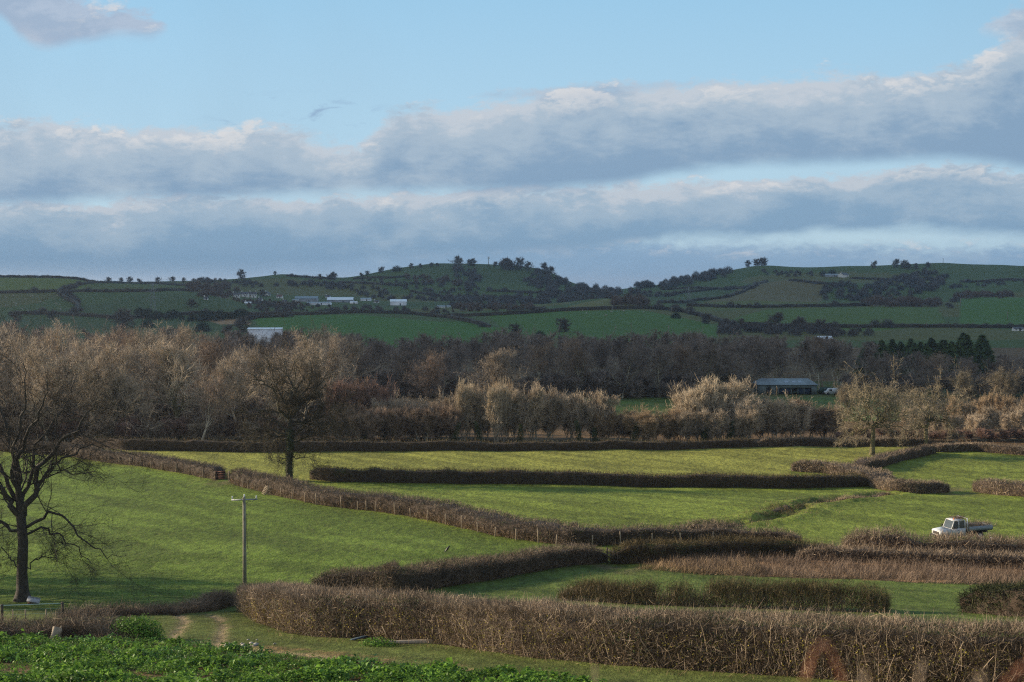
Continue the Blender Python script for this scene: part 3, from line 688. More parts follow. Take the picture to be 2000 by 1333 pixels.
hedge([(1545, 921), (1610, 925), (1660, 940), (1700, 952)], [1.5, 1.5, 1.7], [1.6, 3.6, 4.2], 'broad sunlit hedge with a flat clipped top narrowing towards the field corner', M_HN, n=14000, tl=.34, tw=.036, core=.9, rough=.26, hv=.16, ivy=260, ivs=.17)
hedge([(1690, 921), (1722, 915), (1760, 902), (1832, 886)], 1.4, [2.4, 1.8], 'hedge with a shaded face climbing from the flat-topped hedge towards the second mossy oak', M_HB, n=9000, tl=.34, tw=.036, core=.9, rough=.26, hv=.16, ivy=260, ivs=.17)
hedge([(1700, 952), (1745, 960), (1790, 965), (1856, 962)], 1.45, 1.8, 'short hedge ending beside the open gap into the right-hand pasture', M_HN, n=8000, tl=.34, tw=.034, core=.88, rough=.22, low=500)
hedge([(1830, 884), (1900, 882), (1960, 887), (2040, 893), (2250, 902)], 1.3, 1.6, 'pale hedge bounding the top of the pasture at the right edge', M_HN, n=9000, tl=.5, tw=.04, core=.9, rough=.2, low=300)
hedge([(1898, 960), (1940, 967), (2020, 973), (2250, 990)], 1.75, 1.9, 'leafy brown hedge beginning right of the field gap at the picture edge', M_HN, n=10000, tl=.36, tw=.034, core=.88, rough=.25, leafy=300, low=600)
hedge([(1645, 1070), (1700, 1076), (1800, 1083), (1900, 1088), (2050, 1092), (2300, 1105)], [1.5, 1.55, 1.5, 1.6], 1.9, 'ragged bramble hedge hiding the wheels of the white pickup', M_HN, n=15000, tl=.7, tw=.026, core=.72, rough=.4, low=2600, hv=.5, ivy=500, stems=60)
hedge([(1560, 1094), (1700, 1100), (1850, 1108), (2000, 1113), (2300, 1125)], [1.1, 1.25, 1.2], 1.6, 'second brown hedge below the bramble hedge and above the reedy strip', M_HN, n=15000, tl=.55, tw=.025, core=.85, rough=.25, low=3500)
hedge([(1096, 1172), (1200, 1178), (1320, 1184), (1500, 1190), (1640, 1195), (1722, 1197)], [.8, 1.1, 1.4, 1.5, 1.5, 1.6], 1.3, 'thin gappy leafless hedge standing just behind the near hedge', M_HD, n=42000, tl=.5, tw=.015, core=0, rough=.55, gaps=.53, stems=1500, stems_w=.028, hv=.32, ivy=900)
hedge([(1872, 1196), (1950, 1203), (2050, 1210), (2250, 1222)], [1.75, 1.85], 1.8, 'dense dark green ivy-covered hedge block at the right edge', mat('ivy_hedge_twigs', (.06, .065, .025), (.02, .026, .012), isl=True), n=12000, tl=.4, tw=.03, core=.88, rough=.3, hv=.16)
hedge([(126, 1206), (250, 1203), (330, 1202), (400, 1196), (470, 1182)], [.35, .4, .35, .85, 1.0], 1.3, 'low bramble hedge left of the power pole at the top of the rutted track', M_HB, n=13000, tl=.5, tw=.016, core=.7, rough=.3, low=800, hv=.35)
hedge([(-60, 1252), (60, 1250), (150, 1251), (228, 1254)], [.85, .7, 1.1, .25], 2.0, 'mound of dead brambles and cut brush at the edge of the crop', M_HB, n=14000, tl=.6, tw=.014, core=.75, rough=.35, low=900, hv=.4, cat='brush pile', name='brush_pile')

hedge([(1338, 1037), (1390, 1036), (1450, 1030)], [.5, .6, .3], 1.6, 'low brown bramble patch at the near end of the drainage gully', M_HB, n=2600, tl=.35, tw=.026, core=.6, rough=.4, hv=.6, ivy=500, name='bramble_patch', cat='brambles')
hedge([(1490, 1008), (1540, 1000), (1572, 988)], [.35, .5, .3], 2.4, 'dark rushy patch in the bend of the drainage gully', M_HD, n=2200, tl=.35, tw=.026, core=.5, rough=.4, hv=.7, ivy=500, name='bramble_patch', cat='brambles')
hedge([(1600, 980), (1660, 974), (1738, 966)], [.25, .45, .3], 1.2, 'low straw-topped bank at the far end of the drainage gully', M_HN, n=2200, tl=.3, tw=.026, core=.6, rough=.3, hv=.6, low=900, name='bramble_patch', cat='brambles')
def field_point(px, py, ymin=30): return G(px, py, ymin)
# reeds and rough grass: nobody could count them
def scatter(polys, n, ymin=30, seed=1, clump=0, cs=2.):
    r = np.random.default_rng(seed); P = wpoly(polys, ymin); xs = [p[0] for p in P]; ys = [p[1] for p in P]
    x = r.uniform(min(xs), max(xs), n * 3); y = r.uniform(min(ys), max(ys), n * 3); k = pip(x, y, P)
    if clump: k &= fbm(x / cs, y / cs, seed, 3) > clump
    x = x[k][:n]; y = y[k][:n]; return np.column_stack([x, y, gz(x, y)]), r
def blades(name, P, r, h, wd, m, label=None, lean=.25, bend=.5, wind=(.3, -.1, 0)):
    n = len(P); D = nrm(np.array([0, 0, 1.]) + r.normal(size=(n, 3)) * lean + np.array(wind)); V, q = ribbons(P - np.array([0, 0, .03]), D, h * (.5 + .9 * r.random(n)), wd * (.6 + .8 * r.random(n)), bend, r=r)
    o = link(name, mesh(name, V, q, mats=m)); tag(o, kind='stuff', label=label, cat='grass' if label else None); return o
P, r = scatter([(1270, 1100), (1400, 1094), (1560, 1096), (1700, 1104), (2300, 1130), (2300, 1160), (2000, 1148), (1700, 1133), (1500, 1128), (1370, 1122)], 24000, seed=3, clump=.33, cs=1.6)
blades('dry_reeds', P, r, .8, .022, M_REED, 'strip of dead pinkish brown reeds and grass below the second hedge', .35)
P, r = scatter([(1240, 1112), (1340, 1098), (1470, 1100), (1480, 1124), (1370, 1124)], 5000, seed=4)
blades('pale_dry_grass', P, r, .7, .022, M_DRY, 'patch of straw-pale bent grass at the left end of the reeds', .4)
P, r = scatter([(1560, 1072), (1800, 1086), (2200, 1098), (2200, 1112), (1800, 1100), (1560, 1090)], 5000, seed=5); blades('bank_grass', P, r, .5, .02, M_DRY, 'straw-coloured grass on the bank between the two right-hand hedges')
# gully tufts
r = np.random.default_rng(9); k = r.integers(0, len(GUL), 9000); xy = GUL[k] + r.normal(size=(9000, 2)) * np.array([2.2, 2.2]); P = np.column_stack([xy, gz(xy[:, 0], xy[:, 1])])
blades('gully_tussocks', P[:1500], r, .2, .03, mat('rush_green', (.06, .09, .03), (.03, .045, .018), isl=True), 'dark rushes and tussocks lining the drainage gully', .5)
blades('gully_dead_grass', P[7200:], r, .28, .03, M_DRY, 'pale dead grass along the lip of the drainage gully', .5)
# long grass of the track verges and under the near hedge
P, r = scatter([(-200, 1262), (250, 1205), (460, 1196), (560, 1242), (860, 1264), (1200, 1304), (1700, 1340), (2300, 1372), (2300, 1400), (1250, 1362), (900, 1322), (500, 1292)], 60000, seed=6)
dd = np.minimum(np.abs(P[:, :2][:, None] - RUT1[None, ::4]).sum(-1).min(1), np.abs(P[:, :2][:, None] - RUT2[None, ::4]).sum(-1).min(1)); dd = np.minimum(dd, np.abs(P[:, :2][:, None] - RUT3[None, ::4]).sum(-1).min(1) + .2 * fbm(P[:, 0], P[:, 1], 3))
P = P[dd > .45]; blades('verge_grass', P, r, .13, .014, mat('verge_blades', (.16, .20, .06), (.10, .10, .04), isl=True, spec=.1, trans=.3), 'green grass on the verges of the rutted track', .6)
P, r = scatter([(470, 1212), (560, 1244), (860, 1262), (1200, 1303), (1700, 1337), (2300, 1368), (2300, 1378), (1700, 1345), (1200, 1312), (860, 1270), (560, 1250)], 5000, seed=8)
blades('hedge_foot_grass', P, r, .3, .014, M_DRY, 'dead grass and litter along the foot of the near hedge', .6)
# turf of the near pastures
P, r = scatter([(-100, 1100), (600, 1080), (1000, 1075), (620, 1140), (470, 1180), (-100, 1200)], 40000, seed=11); blades('pasture_tufts', P, r, .11, .03, M_GRASS, 'short tufts of the striped pasture', .7)
P, r = scatter([(700, 1160), (1150, 1105), (1370, 1128), (2200, 1150), (2200, 1200), (1100, 1165)], 40000, seed=12); blades('lower_pasture_tufts', P, r, .10, .025, M_GRASS, 'short tufts of the low green pasture behind the near hedge', .7)

# the leafy green crop across the bottom left
M_CROP = mat('crop_leaves', (.17, .31, .04), (.05, .115, .02), isl=True, rough=.5, spec=.18, trans=.4)
M_CROP2 = mat('crop_blueish_leaves', (.11, .24, .055), (.045, .12, .03), isl=True, rough=.5, spec=.18, trans=.35)
def crop(name, poly, n, h, m, label, seed, size=.15, clump=.3, cs=.8, per=9):
    P, r = scatter(poly, n // per, seed=seed, clump=clump, cs=cs); k0 = len(P)
    sz = .55 + 1.0 * vn(P[:, 0] / 1.3, P[:, 1] / 1.3, seed)**1.3 * 1.4 * (.6 + .8 * r.random(k0)); P = np.repeat(P, per, 0); sz = np.repeat(sz, per); k = len(P)
    az = r.random(k) * 6.283; out_ = r.random(k)**.7; rad = size * 1.35 * sz * out_
    P = P + np.column_stack([np.cos(az) * rad, np.sin(az) * rad, h * sz * (1.05 - .75 * out_) * (.6 + .5 * r.random(k))])
    N_ = nrm(np.column_stack([np.cos(az) * .55 * out_, np.sin(az) * .55 * out_, .75 + 0 * az]) + r.normal(size=(k, 3)) * .38)
    V, q = leaves(P, N_, size * sz * (.55 + .7 * r.random(k)), r, .6, .55)
    o = link(name, mesh(name, V, q, mats=m)); return tag(o, label, 'crop', kind='stuff')
CP_ = [(-250, 1262), (0, 1250), (250, 1256), (400, 1268), (600, 1294), (1000, 1316), (1150, 1336), (1300, 1420), (-300, 1420)]
crop('leafy_crop', CP_, 120000, .26, M_CROP, 'bright green leafy crop filling the bottom left corner', 21, .115, .36)
crop('crop_undergrowth', [(-250, 1236), (0, 1236), (250, 1250), (400, 1266), (640, 1290), (900, 1308), (800, 1320), (-250, 1290)], 16000, .27, M_CROP2, 'darker bluish green weeds along the upper edge of the crop', 22, .105, .46)
P, r = scatter([(-250, 1250), (0, 1245), (300, 1256), (640, 1290), (900, 1310), (850, 1318), (500, 1300), (-250, 1285)], 5000, seed=24, clump=.4); blades('dead_stalks', P, r, .42, .012, M_REED, 'brown dead stalks standing in the upper part of the crop', .5)
for (x0, x1, y0, hh, sd, lb) in ((208, 322, 1250, 1.15, 30, 'bright green bushy weed clump left of the rutted track'), (700, 775, 1262, .4, 31, 'small nettle patch growing by the timber beam')):
    r = np.random.default_rng(sd); A = G(x0, y0); B = G(x1, y0); n = 5200 if hh > .5 else 700
    c = (A + B) / 2; rad = np.linalg.norm(B - A) / 2
    d = nrm(r.normal(size=(n, 3))); d[:, 2] = np.abs(d[:, 2]); q = d * (.25 + .85 * r.random((n, 1))**.8) * np.array([rad, rad * .8, hh]) * (.75 + .5 * fbm(d[:, 0:1] * 3 + 5, d[:, 1:2] * 3 + 5, sd, 3))
    zz = gz(c[0] + q[:, 0], c[1] + q[:, 1]) - c[2]
    V, qq = leaves(q + np.column_stack([0 * zz, 0 * zz, zz * .8]), d + r.normal(size=(n, 3)) * .7 + np.array([0, 0, .5]), .11 * (.6 + .8 * r.random(n)), r)
    tag(link('weed_clump', mesh('weed_clump', V, qq, mats=M_CROP), None, c), lb, 'weeds', kind='stuff')
# ivy bush grown into the near hedge
c = G(607, 1238); r = np.random.default_rng(33); n = 2600
d = nrm(r.normal(size=(n, 3))); q = d * (.6 + .4 * r.random((n, 1))) * np.array([.42, .6, .95]) + np.array([0, .2, .95])
tag(link('holly_bush', mesh('holly_bush', *leaves(q, d + r.normal(size=(n, 3)) * .5, .07, r), mats=M_IVY), None, c), 'dark green holly bush grown into the front of the near hedge', 'bush')

# ------------------------------------------------------------------ posts and gates
M_POST = mat('weathered_post', (.33, .27, .19), (.20, .16, .11), nscale=6)
M_POSTD = mat('dark_post', (.10, .085, .065), (.05, .04, .03), nscale=6)
def post_mesh():
    b_ = Buf(); b_.tube([(0, 0, -.25), (0, 0, .6), (.01, 0, 1.22)], [.06, .058, .055], 7); b_.tube([(.01, 0, 1.22), (.01, 0, 1.26)], [.05, .01], 7); return b_.mesh('fence_post', M_POST)
PM = post_mesh()
def posts(Q, pxs, label, group, off=.35, r=random.Random(3)):
    pp = PIX(Q[:, 0] / Q[:, 1], Q[:, 2] / Q[:, 1])[0]
    for px in pxs:
        i = int(np.argmin(np.abs(pp - px))); u = (px - 1000) / F; Y = Q[i, 1] - off
        o = link('fence_post', PM, None, (u * Y, Y, float(gz(u * Y, Y)))); o.rotation_euler = (r.uniform(-.05, .05), r.uniform(-.07, .07), r.uniform(0, 6)); o.scale = (1, 1, r.uniform(.82, 1.15))
        tag(o, label, 'post', group)
posts(dq, [456, 472, 482, 495, 547, 569, 594, 616, 665, 697, 714, 732, 770, 801, 834, 870, 901, 933, 967, 1008, 1052, 1087, 1158, 1214, 1275, 1331, 1395], 'pale weathered fence post along the foot of the diagonal hedge', 'posts along the diagonal hedge')
posts(dlq, [46, 73, 99, 125, 147, 171, 210, 230, 250, 271, 292, 314, 341, 367, 394], 'pale weathered fence post along the hedge above the striped pasture', 'posts along the hedge left of the rusty gate')
def post1(px, py, h, label, m=None, rad=.08):
    b_ = Buf(); b_.tube([(0, 0, -.2), (0, 0, h * .5), (.01, 0, h)], [rad, rad * .97, rad * .93], 8); o = link('gate_post', b_.mesh('gate_post', m or M_POST), None, G(px, py)); tag(o, label, 'post'); return o
post1(417, 936, 1.5, 'stout post on the left side of the rusty field gate', rad=.11); post1(447, 940, 1.4, 'stout post on the right side of the rusty field gate', rad=.10)
o = post1(634, 988, 1.5, 'taller leaning pale post in front of the diagonal hedge', rad=.07); o.rotation_euler = (0, .15, 0)
post1(122, 1208, .95, 'dark corner post where the tube-railed fence meets the bramble hedge', M_POSTD, .09)
post1(4, 1213, .95, 'dark post at the left picture edge under the tube rail', M_POSTD, .09)
M_RUST = mat('rusty_paint', (.22, .075, .045), (.10, .045, .03), nscale=8, rough=.6)
A = G(419, 937); B = G(445, 939); e = empty('field_gate', A, 'rusty red five-barred metal gate closing the gap between the two brown hedges', 'gate')
d = B - A; up = np.array([0, 0, 1.])
for k, h in enumerate((.25, .45, .66, .9, 1.15)): b_ = Buf(); b_.tube([d * .04 + up * h, d * .96 + up * h], .035, 6); link('bar', b_.mesh('bar', M_RUST), e)
for t_ in (.04, .5, .96): b_ = Buf(); b_.bar(d * t_ + up * .2, d * t_ + up * 1.2, .06); link('upright', b_.mesh('upright', M_RUST), e)
# broken timber gate
A = G(1186, 1101); B = G(1206, 1103); e = empty('timber_gate', A, 'broken dark timber gate sagging in the gap of the shaded hedge', 'gate'); d = B - A
for h in (.3, .6, .9): b_ = Buf(); b_.bar(d * -.1 + up * (h + .45), d * 1.0 + up * (h - .1), .05, .11); link('rail', b_.mesh('rail', M_POSTD), e)
for t_, h in ((0, 1.4), (.6, 1.2), (1.0, 1.1)): b_ = Buf(); b_.bar(d * t_ + up * -.1, d * t_ + up * h, .1); link('upright', b_.mesh('upright', M_POSTD), e)
# tube-railed fence at the bottom left
M_TUBE = mat('green_white_tube', (.42, .55, .47), (.30, .42, .36), nscale=9, rough=.5)
A = G(-40, 1215) + up * .88; B = G(122, 1208) + up * .88; e = empty('tube_fence', G(-40, 1215), 'pale green tube rail with thin wires between the dark posts below the near oak', 'fence'); o0 = G(-40, 1215)
for nm, h, rr, m_ in (('rail', 0, .028, M_TUBE), ('wire', -.28, .007, M_TUBE), ('wire', -.55, .007, M_TUBE)): b_ = Buf(); b_.tube([A + up * h - o0, B + up * h - o0], rr, 6); link(nm, b_.mesh(nm, m_), e)
for px in (25, 50, 90):
    b_ = Buf(); q = G(px, 1212); b_.bar(q - o0 - up * .1, q - o0 + up * .62, .06); link('stake', b_.mesh('stake', M_POST), e)
# pallet leaning on the diagonal hedge
q = G(518, 967); e = empty('pallet', q + np.array([0, -.25, 0]), 'pale wooden pallet leaning on the diagonal hedge below the ivy-trunked oak', 'pallet'); e.rotation_euler = (R(-14), R(24), R(-12))
for k in range(6): b_ = Buf(); b_.box(-.5, .5, -.012, .012, .02 + k * .2, .12 + k * .2); link('board', b_.mesh('board', M_POST), e)
for x in (-.45, 0, .45): b_ = Buf(); b_.box(x - .05, x + .05, .014, .10, 0, 1.14); link('bearer', b_.mesh('bearer', M_POST), e)

# ------------------------------------------------------------------ power pole
q = G(478, 1160); e = empty('power_pole', q, 'tall grey wooden electricity pole with a short crossarm and white insulators', 'power pole')
M_POLE = mat('grey_pole', (.27, .255, .20), (.16, .15, .115), nscale=2.2, bump=.3); M_STEEL = mat('galvanised_steel', (.28, .30, .31), rough=.5, metal=.3); M_CER = mat('white_ceramic', (.75, .78, .80), rough=.25, spec=.5); M_BLACK = mat('black_cable', (.03, .03, .03), rough=.5)
HP = (1160 - 969) / (F / q[1]); b_ = Buf(); b_.tube([(0, 0, -.5), (.01, 0, HP * .5), (0, 0, HP)], [.155, .13, .105], 14); link('pole', b_.mesh('pole', M_POLE, True), e)
b_ = Buf(); b_.bar((-.92, 0, HP - .22), (.98, 0, HP - .16), .06, .09); arm = link('crossarm', b_.mesh('crossarm', M_STEEL), e)
for x, z in ((-.85, 0), (.9, .05)): 
    b_ = Buf(); z0 = HP - .16 + z; b_.tube([(x, 0, z0 - .03), (x, 0, z0 + .05), (x, 0, z0 + .08), (x, 0, z0 + .14), (x, 0, z0 + .17), (x, 0, z0 + .22)], [.02, .03, .065, .03, .055, .03], 10); link('insulator', b_.mesh('insulator', M_CER), arm)
b_ = Buf(); b_.tube([(.02, 0, HP), (.02, 0, HP + .08), (.02, 0, HP + .13), (.02, 0, HP + .2)], [.03, .07, .03, .05], 10); link('insulator', b_.mesh('insulator', M_CER), e)
b_ = Buf(); b_.tube([(.85, -.05, HP - .14), (.6, -.1, HP - .36), (.35, -.12, HP - .25), (.16, -.16, HP - .5), (.2, -.15, HP * .75), (.24, -.14, HP * .47)], .018, 5); link('cable', b_.mesh('cable', M_BLACK), e)
b_ = Buf(); b_.tube([(-.8, -.05, HP - .14), (-.4, -.1, HP - .3), (0, -.12, HP - .02)], .012, 5); link('jumper_wire', b_.mesh('jumper_wire', M_STEEL), e)

# ------------------------------------------------------------------ small things on the ground
M_WH = mat('white_board', (.42, .43, .44), (.30, .31, .32), nscale=5, rough=.6); M_TIM = mat('pale_timber', (.44, .38, .29), (.27, .22, .16), nscale=3, bump=.4); M_BRN = mat('brown_boards', (.16, .09, .05), (.10, .06, .04), nscale=5)
q = G(64, 1180); e = empty('feed_trough', q + np.array([0, 0, .02]), 'white-topped brown feed trough tipped against the foot of the near oak', 'trough'); e.rotation_euler = (R(26), R(14), R(12))
b_ = Buf(); b_.prism([(-.30, 0), (.30, 0), (.36, .30), (-.36, .30)], -.18, .18); link('box', b_.mesh('box', M_BRN), e)
b_ = Buf(); b_.box(-.42, .42, -.26, .26, .303, .335); b_.box(-.42, .42, -.26, -.235, .335, .37); b_.box(-.42, .42, .235, .26, .335, .37); link('tray', b_.mesh('tray', M_WH), e)
A = G(722, 1258); B = G(848, 1257); e = empty('timber_beam', A, 'long pale half-round timber lying on the grass in front of the near hedge', 'timber beam'); d = B - A
L_ = np.linalg.norm(d); dn = d / L_; sdv = nrm(np.cross(dn, up)); th = np.linspace(0, np.pi, 9); rad0 = .10; rad1 = .19
V = np.concatenate([(np.outer(np.cos(th), sdv) + np.outer(np.sin(th), up)) * rr + p0 for rr, p0 in ((rad0, dn * 0), (rad1, d))]); V[:, 2] += .02
qd = [(i, i + 1, 10 + i, 9 + i) for i in range(8)] + [(0, 9, 17, 8)]
link('trunk_half', mesh('trunk_half', V, qd, mats=M_TIM, smooth=False), e)
link('sawn_end', mesh('sawn_end', V[9:] + dn * .003, None, [(0, i, i + 1) for i in range(1, 8)], mats=mat('sawn_orange_end', (.34, .17, .08), (.20, .10, .05), nscale=9)), e)
A = G(688, 1252); B = G(733, 1247); b_ = Buf(); b_.bar((0, 0, .05), B - A + up * .22, .22, .05); o = link('blue_plank', b_.mesh('blue_plank', mat('blue_painted_board', (.05, .085, .12), (.03, .05, .07), nscale=5)), None, A); tag(o, 'dark blue board lying left of the pale timber beam', 'board')
q = G(752, 1255); b_ = Buf(); b_.tube([(-.15, .1, .75), (.02, 0, .45), (.1, -.1, .2)], [.02, .02, .012], 5); tag(link('pale_stick', b_.mesh('pale_stick', M_CUT), None, q), 'pale broken stick caught in the front of the near hedge', 'stick')
q = G(105, 1252); b_ = Buf(); th = np.linspace(0, 2 * np.pi, 15)[:-1]
prof = [(0.0, .34), (.15, .27), (.4, .22), (.6, .20)]; V = np.array([[(rr * (1 + .2 * math.sin(3 * a + k))) * math.cos(a) + z * .35, rr * (1 + .2 * math.cos(2 * a)) * math.sin(a), z + (.14 * math.sin(a * 2) if k == 3 else 0)] for k, (z, rr) in enumerate(prof) for a in th])
b_.add(V, [(k * 14 + i, k * 14 + (i + 1) % 14, (k + 1) * 14 + (i + 1) % 14, (k + 1) * 14 + i) for k in range(3) for i in range(14)], [(42, 42 + i, 43 + i) for i in range(1, 13)])
tag(link('tree_stump', b_.mesh('tree_stump', M_TIM, True), None, q), 'broken grey brown stump leaning out of the brush pile', 'stump')
r = np.random.default_rng(5)
for px, py, lb in ((488, 1262, 'pile of grey stones beside the right wheel rut'),):
    b_ = Buf()
    for k in range(22):
        c = r.normal(size=3) * np.array([.45, .35, 0]); s_ = .05 + .07 * r.random(); d = nrm(r.normal(size=(14, 3)))
        ph = (1 + 5**.5) / 2; ico = nrm(np.array([(-1, ph, 0), (1, ph, 0), (-1, -ph, 0), (1, -ph, 0), (0, -1, ph), (0, 1, ph), (0, -1, -ph), (0, 1, -ph), (ph, 0, -1), (ph, 0, 1), (-ph, 0, -1), (-ph, 0, 1)])) * (1 + .25 * r.normal(size=(12, 1)))
        b_.add(ico * s_ * np.array([1.2, 1, .7]) + c + np.array([0, 0, s_ * .4]), None, [(0, 11, 5), (0, 5, 1), (0, 1, 7), (0, 7, 10), (0, 10, 11), (1, 5, 9), (5, 11, 4), (11, 10, 2), (10, 7, 6), (7, 1, 8), (3, 9, 4), (3, 4, 2), (3, 2, 6), (3, 6, 8), (3, 8, 9), (4, 9, 5), (2, 4, 11), (6, 2, 10), (8, 6, 7), (9, 8, 1)])
    tag(link('stone_pile', b_.mesh('stone_pile', mat('grey_stone', (.38, .36, .33), (.22, .2, .17), nscale=8)), None, G(px, py)), lb, 'stones', kind='stuff')
# a crow on a hedge stem
q = G(874, 1102, 100); M_CROW = mat('black_feathers', (.012, .012, .014), rough=.45, spec=.4)
zt = 1.05; e = empty('crow', q + np.array([0, .6, zt]), 'black crow perched on a stem above the shaded hedge', 'bird')
b_ = Buf(); b_.tube([(.20, 0, .42), (.13, 0, .40), (.06, 0, .30), (-.03, 0, .17), (-.10, 0, .08), (-.2, 0, -.02), (-.32, 0, -.10)], [.035, .06, .065, .10, .085, .045, .02], 9); link('body', b_.mesh('body', M_CROW, True), e)
b_ = Buf(); b_.tube([(.2, 0, .42), (.31, 0, .405)], [.025, .004], 6); link('beak', b_.mesh('beak', M_CROW), e)
b_ = Buf(); 
for s_ in (-.03, .03): b_.tube([(-.02, s_, .10), (.0, s_, -.02)], [.01, .008], 5)
link('legs', b_.mesh('legs', M_CROW), e)
b_ = Buf(); b_.tube([(0, 0, -.9), (.01, 0, -.03)], [.025, .015], 6); tag(link('bare_sapling', b_.mesh('bare_sapling', M_POSTD), None, q + np.array([0, .6, zt])), 'upright bare sapling in the shaded hedge with a crow on it', 'sapling')

# ------------------------------------------------------------------ white pickup
q = G(1832, 1058, 100); A = q; Bk = G(1936, 1055, 100)
dx = (Bk - A)[0]; Ltr = 5.6; ang = math.acos(min(1, dx / Ltr)) if dx < Ltr else 0
tl_ = empty('pickup_truck', q + np.array([0, .5, -.02]), 'white flatbed pickup loaded with cut branches, parked behind the bramble hedge', 'truck'); tl_.rotation_euler = (0, R(-1.5), R(14))
M_TW = mat('chalky_white_paint', (.70, .71, .72), (.40, .39, .36), nscale=2.2, rough=.4, spec=.5); M_GLASS = mat('dark_glass', (.06, .075, .085), rough=.12, spec=.8)
M_TB = mat('blue_grey_alloy', (.30, .36, .42), (.22, .27, .32), nscale=3, rough=.5, spec=.4); M_DK = mat('black_rubber', (.025, .025, .027)); M_LAMP = mat('lamp_glass', (.7, .7, .68), rough=.1, spec=.8); M_AMB = mat('amber_beacon', (.75, .22, .04), rough=.3)
b_ = Buf()                                                    # x back from the nose; the far side is +y
b_.prism([(0, .55), (0, 1.0), (.12, 1.08), (1.18, 1.20), (1.18, .5), (.95, .5), (.85, .85), (.45, .85), (.35, .55)], -.84, .84)
b_.prism([(1.18, .45), (1.18, 1.20), (2.72, 1.20), (2.72, .45)], -.86, .86)
b_.prism([(1.50, 1.95), (1.58, 2.02), (2.62, 2.02), (2.70, 1.95)], -.74, .74)
for y in (-.82, .74): 
    b_.bar((1.20, y + .04, 1.18), (1.54, (y + .04) * .93, 1.97), .07); b_.bar((2.0, y + .04, 1.18), (2.02, (y + .04) * .93, 1.97), .07); b_.bar((2.66, y + .04, 1.18), (2.66, (y + .04) * .93, 1.97), .12)
b_.box(2.64, 2.70, -.74, .74, 1.18, 1.45)
link('body', b_.mesh('body', M_TW), tl_)
b_ = Buf(); b_.add([(1.22, -.76, 1.22), (1.22, .76, 1.22), (1.53, .70, 1.93), (1.53, -.70, 1.93)], [(0, 1, 2, 3)]); link('windscreen', b_.mesh('windscreen', M_GLASS), tl_)
for s_ in (-1, 1):
    b_ = Buf(); b_.add([(1.30, s_ * .80, 1.22), (1.96, s_ * .80, 1.22), (1.98, s_ * .745, 1.92), (1.58, s_ * .745, 1.92)], [(0, 1, 2, 3)]); b_.add([(2.06, s_ * .80, 1.22), (2.60, s_ * .80, 1.22), (2.60, s_ * .745, 1.92), (2.06, s_ * .745, 1.92)], [(0, 1, 2, 3)]); link('side_window', b_.mesh('side_window', M_GLASS), tl_)
    b_ = Buf(); b_.box(1.25, 2.05, s_ * .862 - .008, s_ * .862 + .008, .56, 1.17); dr_ = link('door', b_.mesh('door', M_TW), tl_); b_ = Buf(); b_.box(1.88, 1.99, s_ * .885 - .012, s_ * .885 + .012, 1.02, 1.06); link('handle', b_.mesh('handle', M_DK), dr_)
    b_ = Buf(); b_.bar((1.32, s_ * .86, 1.25), (1.30, s_ * 1.02, 1.30), .03); b_.box(1.24, 1.30, s_ * 1.06 - .07, s_ * 1.06 + .07, 1.2, 1.42); link('wing_mirror', b_.mesh('wing_mirror', M_DK), tl_)
    b_ = Buf(); b_.tube([(.005, s_ * .62, .86), (-.03, s_ * .62, .86)], [.1, .09], 12); link('headlight', b_.mesh('headlight', M_LAMP), tl_)
    for x in (.65, 4.3):
        b_ = Buf(); b_.tube([(x, s_ * .60, .38), (x, s_ * .84, .38)], .38, 20); wh = link('wheel', b_.mesh('wheel', M_DK, False), tl_); b_ = Buf(); b_.tube([(x, s_ * .842, .38), (x, s_ * .86, .38)], [.2, .16], 14); link('rim', b_.mesh('rim', M_TW), wh)
b_ = Buf(); b_.box(-.06, .0, -.5, .5, .68, .95); link('grille', b_.mesh('grille', M_DK), tl_)
b_ = Buf(); b_.box(-.14, -.04, -.86, .86, .48, .62); link('bumper', b_.mesh('bumper', M_DK), tl_)
b_ = Buf(); b_.bar((2.8, 0, .62), (5.5, 0, .62), .5, .16); b_.box(2.84, 5.6, -.9, .9, .86, .93); link('flatbed', b_.mesh('flatbed', M_DK), tl_)
for s_ in (-1, 1): b_ = Buf(); b_.box(3.05, 5.6, s_ * .93 - .02, s_ * .93 + .02, .93, 1.33); link('dropside', b_.mesh('dropside', M_TB), tl_)
b_ = Buf(); b_.box(5.6, 5.64, -.95, .95, .93, 1.33); link('tailboard', b_.mesh('tailboard', M_TB), tl_)
b_ = Buf()
for y in (-.9, .9): b_.bar((2.92, y, .8), (2.86, y, 2.18), .08)
for z in (1.2, 1.7, 2.15): b_.bar((2.88, -.9, z), (2.88, .9, z), .05)
link('headboard_frame', b_.mesh('headboard_frame', M_TW), tl_)
b_ = Buf(); b_.tube([(1.75, -.3, 2.02), (1.75, -.3, 2.14)], [.06, .05], 10); link('beacon', b_.mesh('beacon', M_AMB), tl_)
r = np.random.default_rng(50); n = 900
P = np.column_stack([2.7 + 3.2 * r.random(n), r.normal(size=n) * .5, 1.0 + .45 * r.random(n)]); D = nrm(np.column_stack([r.normal(size=n) * 1.2, r.normal(size=n) * .6, .3 * r.normal(size=n) + .12]))
o = link('brush_load', mesh('brush_load', *ribbons(P, D, .8 * (.4 + r.random(n)), .022, .4, r=r), mats=M_HN), None, tl_.location); o.rotation_euler = tl_.rotation_euler; tag(o, 'heap of cut brown branches lying on the bed of the white pickup', 'branches')
n = 260; P = np.column_stack([1.9 + 1.0 * r.random(n), r.normal(size=n) * .35, 2.04 + .15 * r.random(n)]); D = nrm(np.column_stack([r.normal(size=n) * 1.2, r.normal(size=n) * .6, .3 * r.random(n)]))
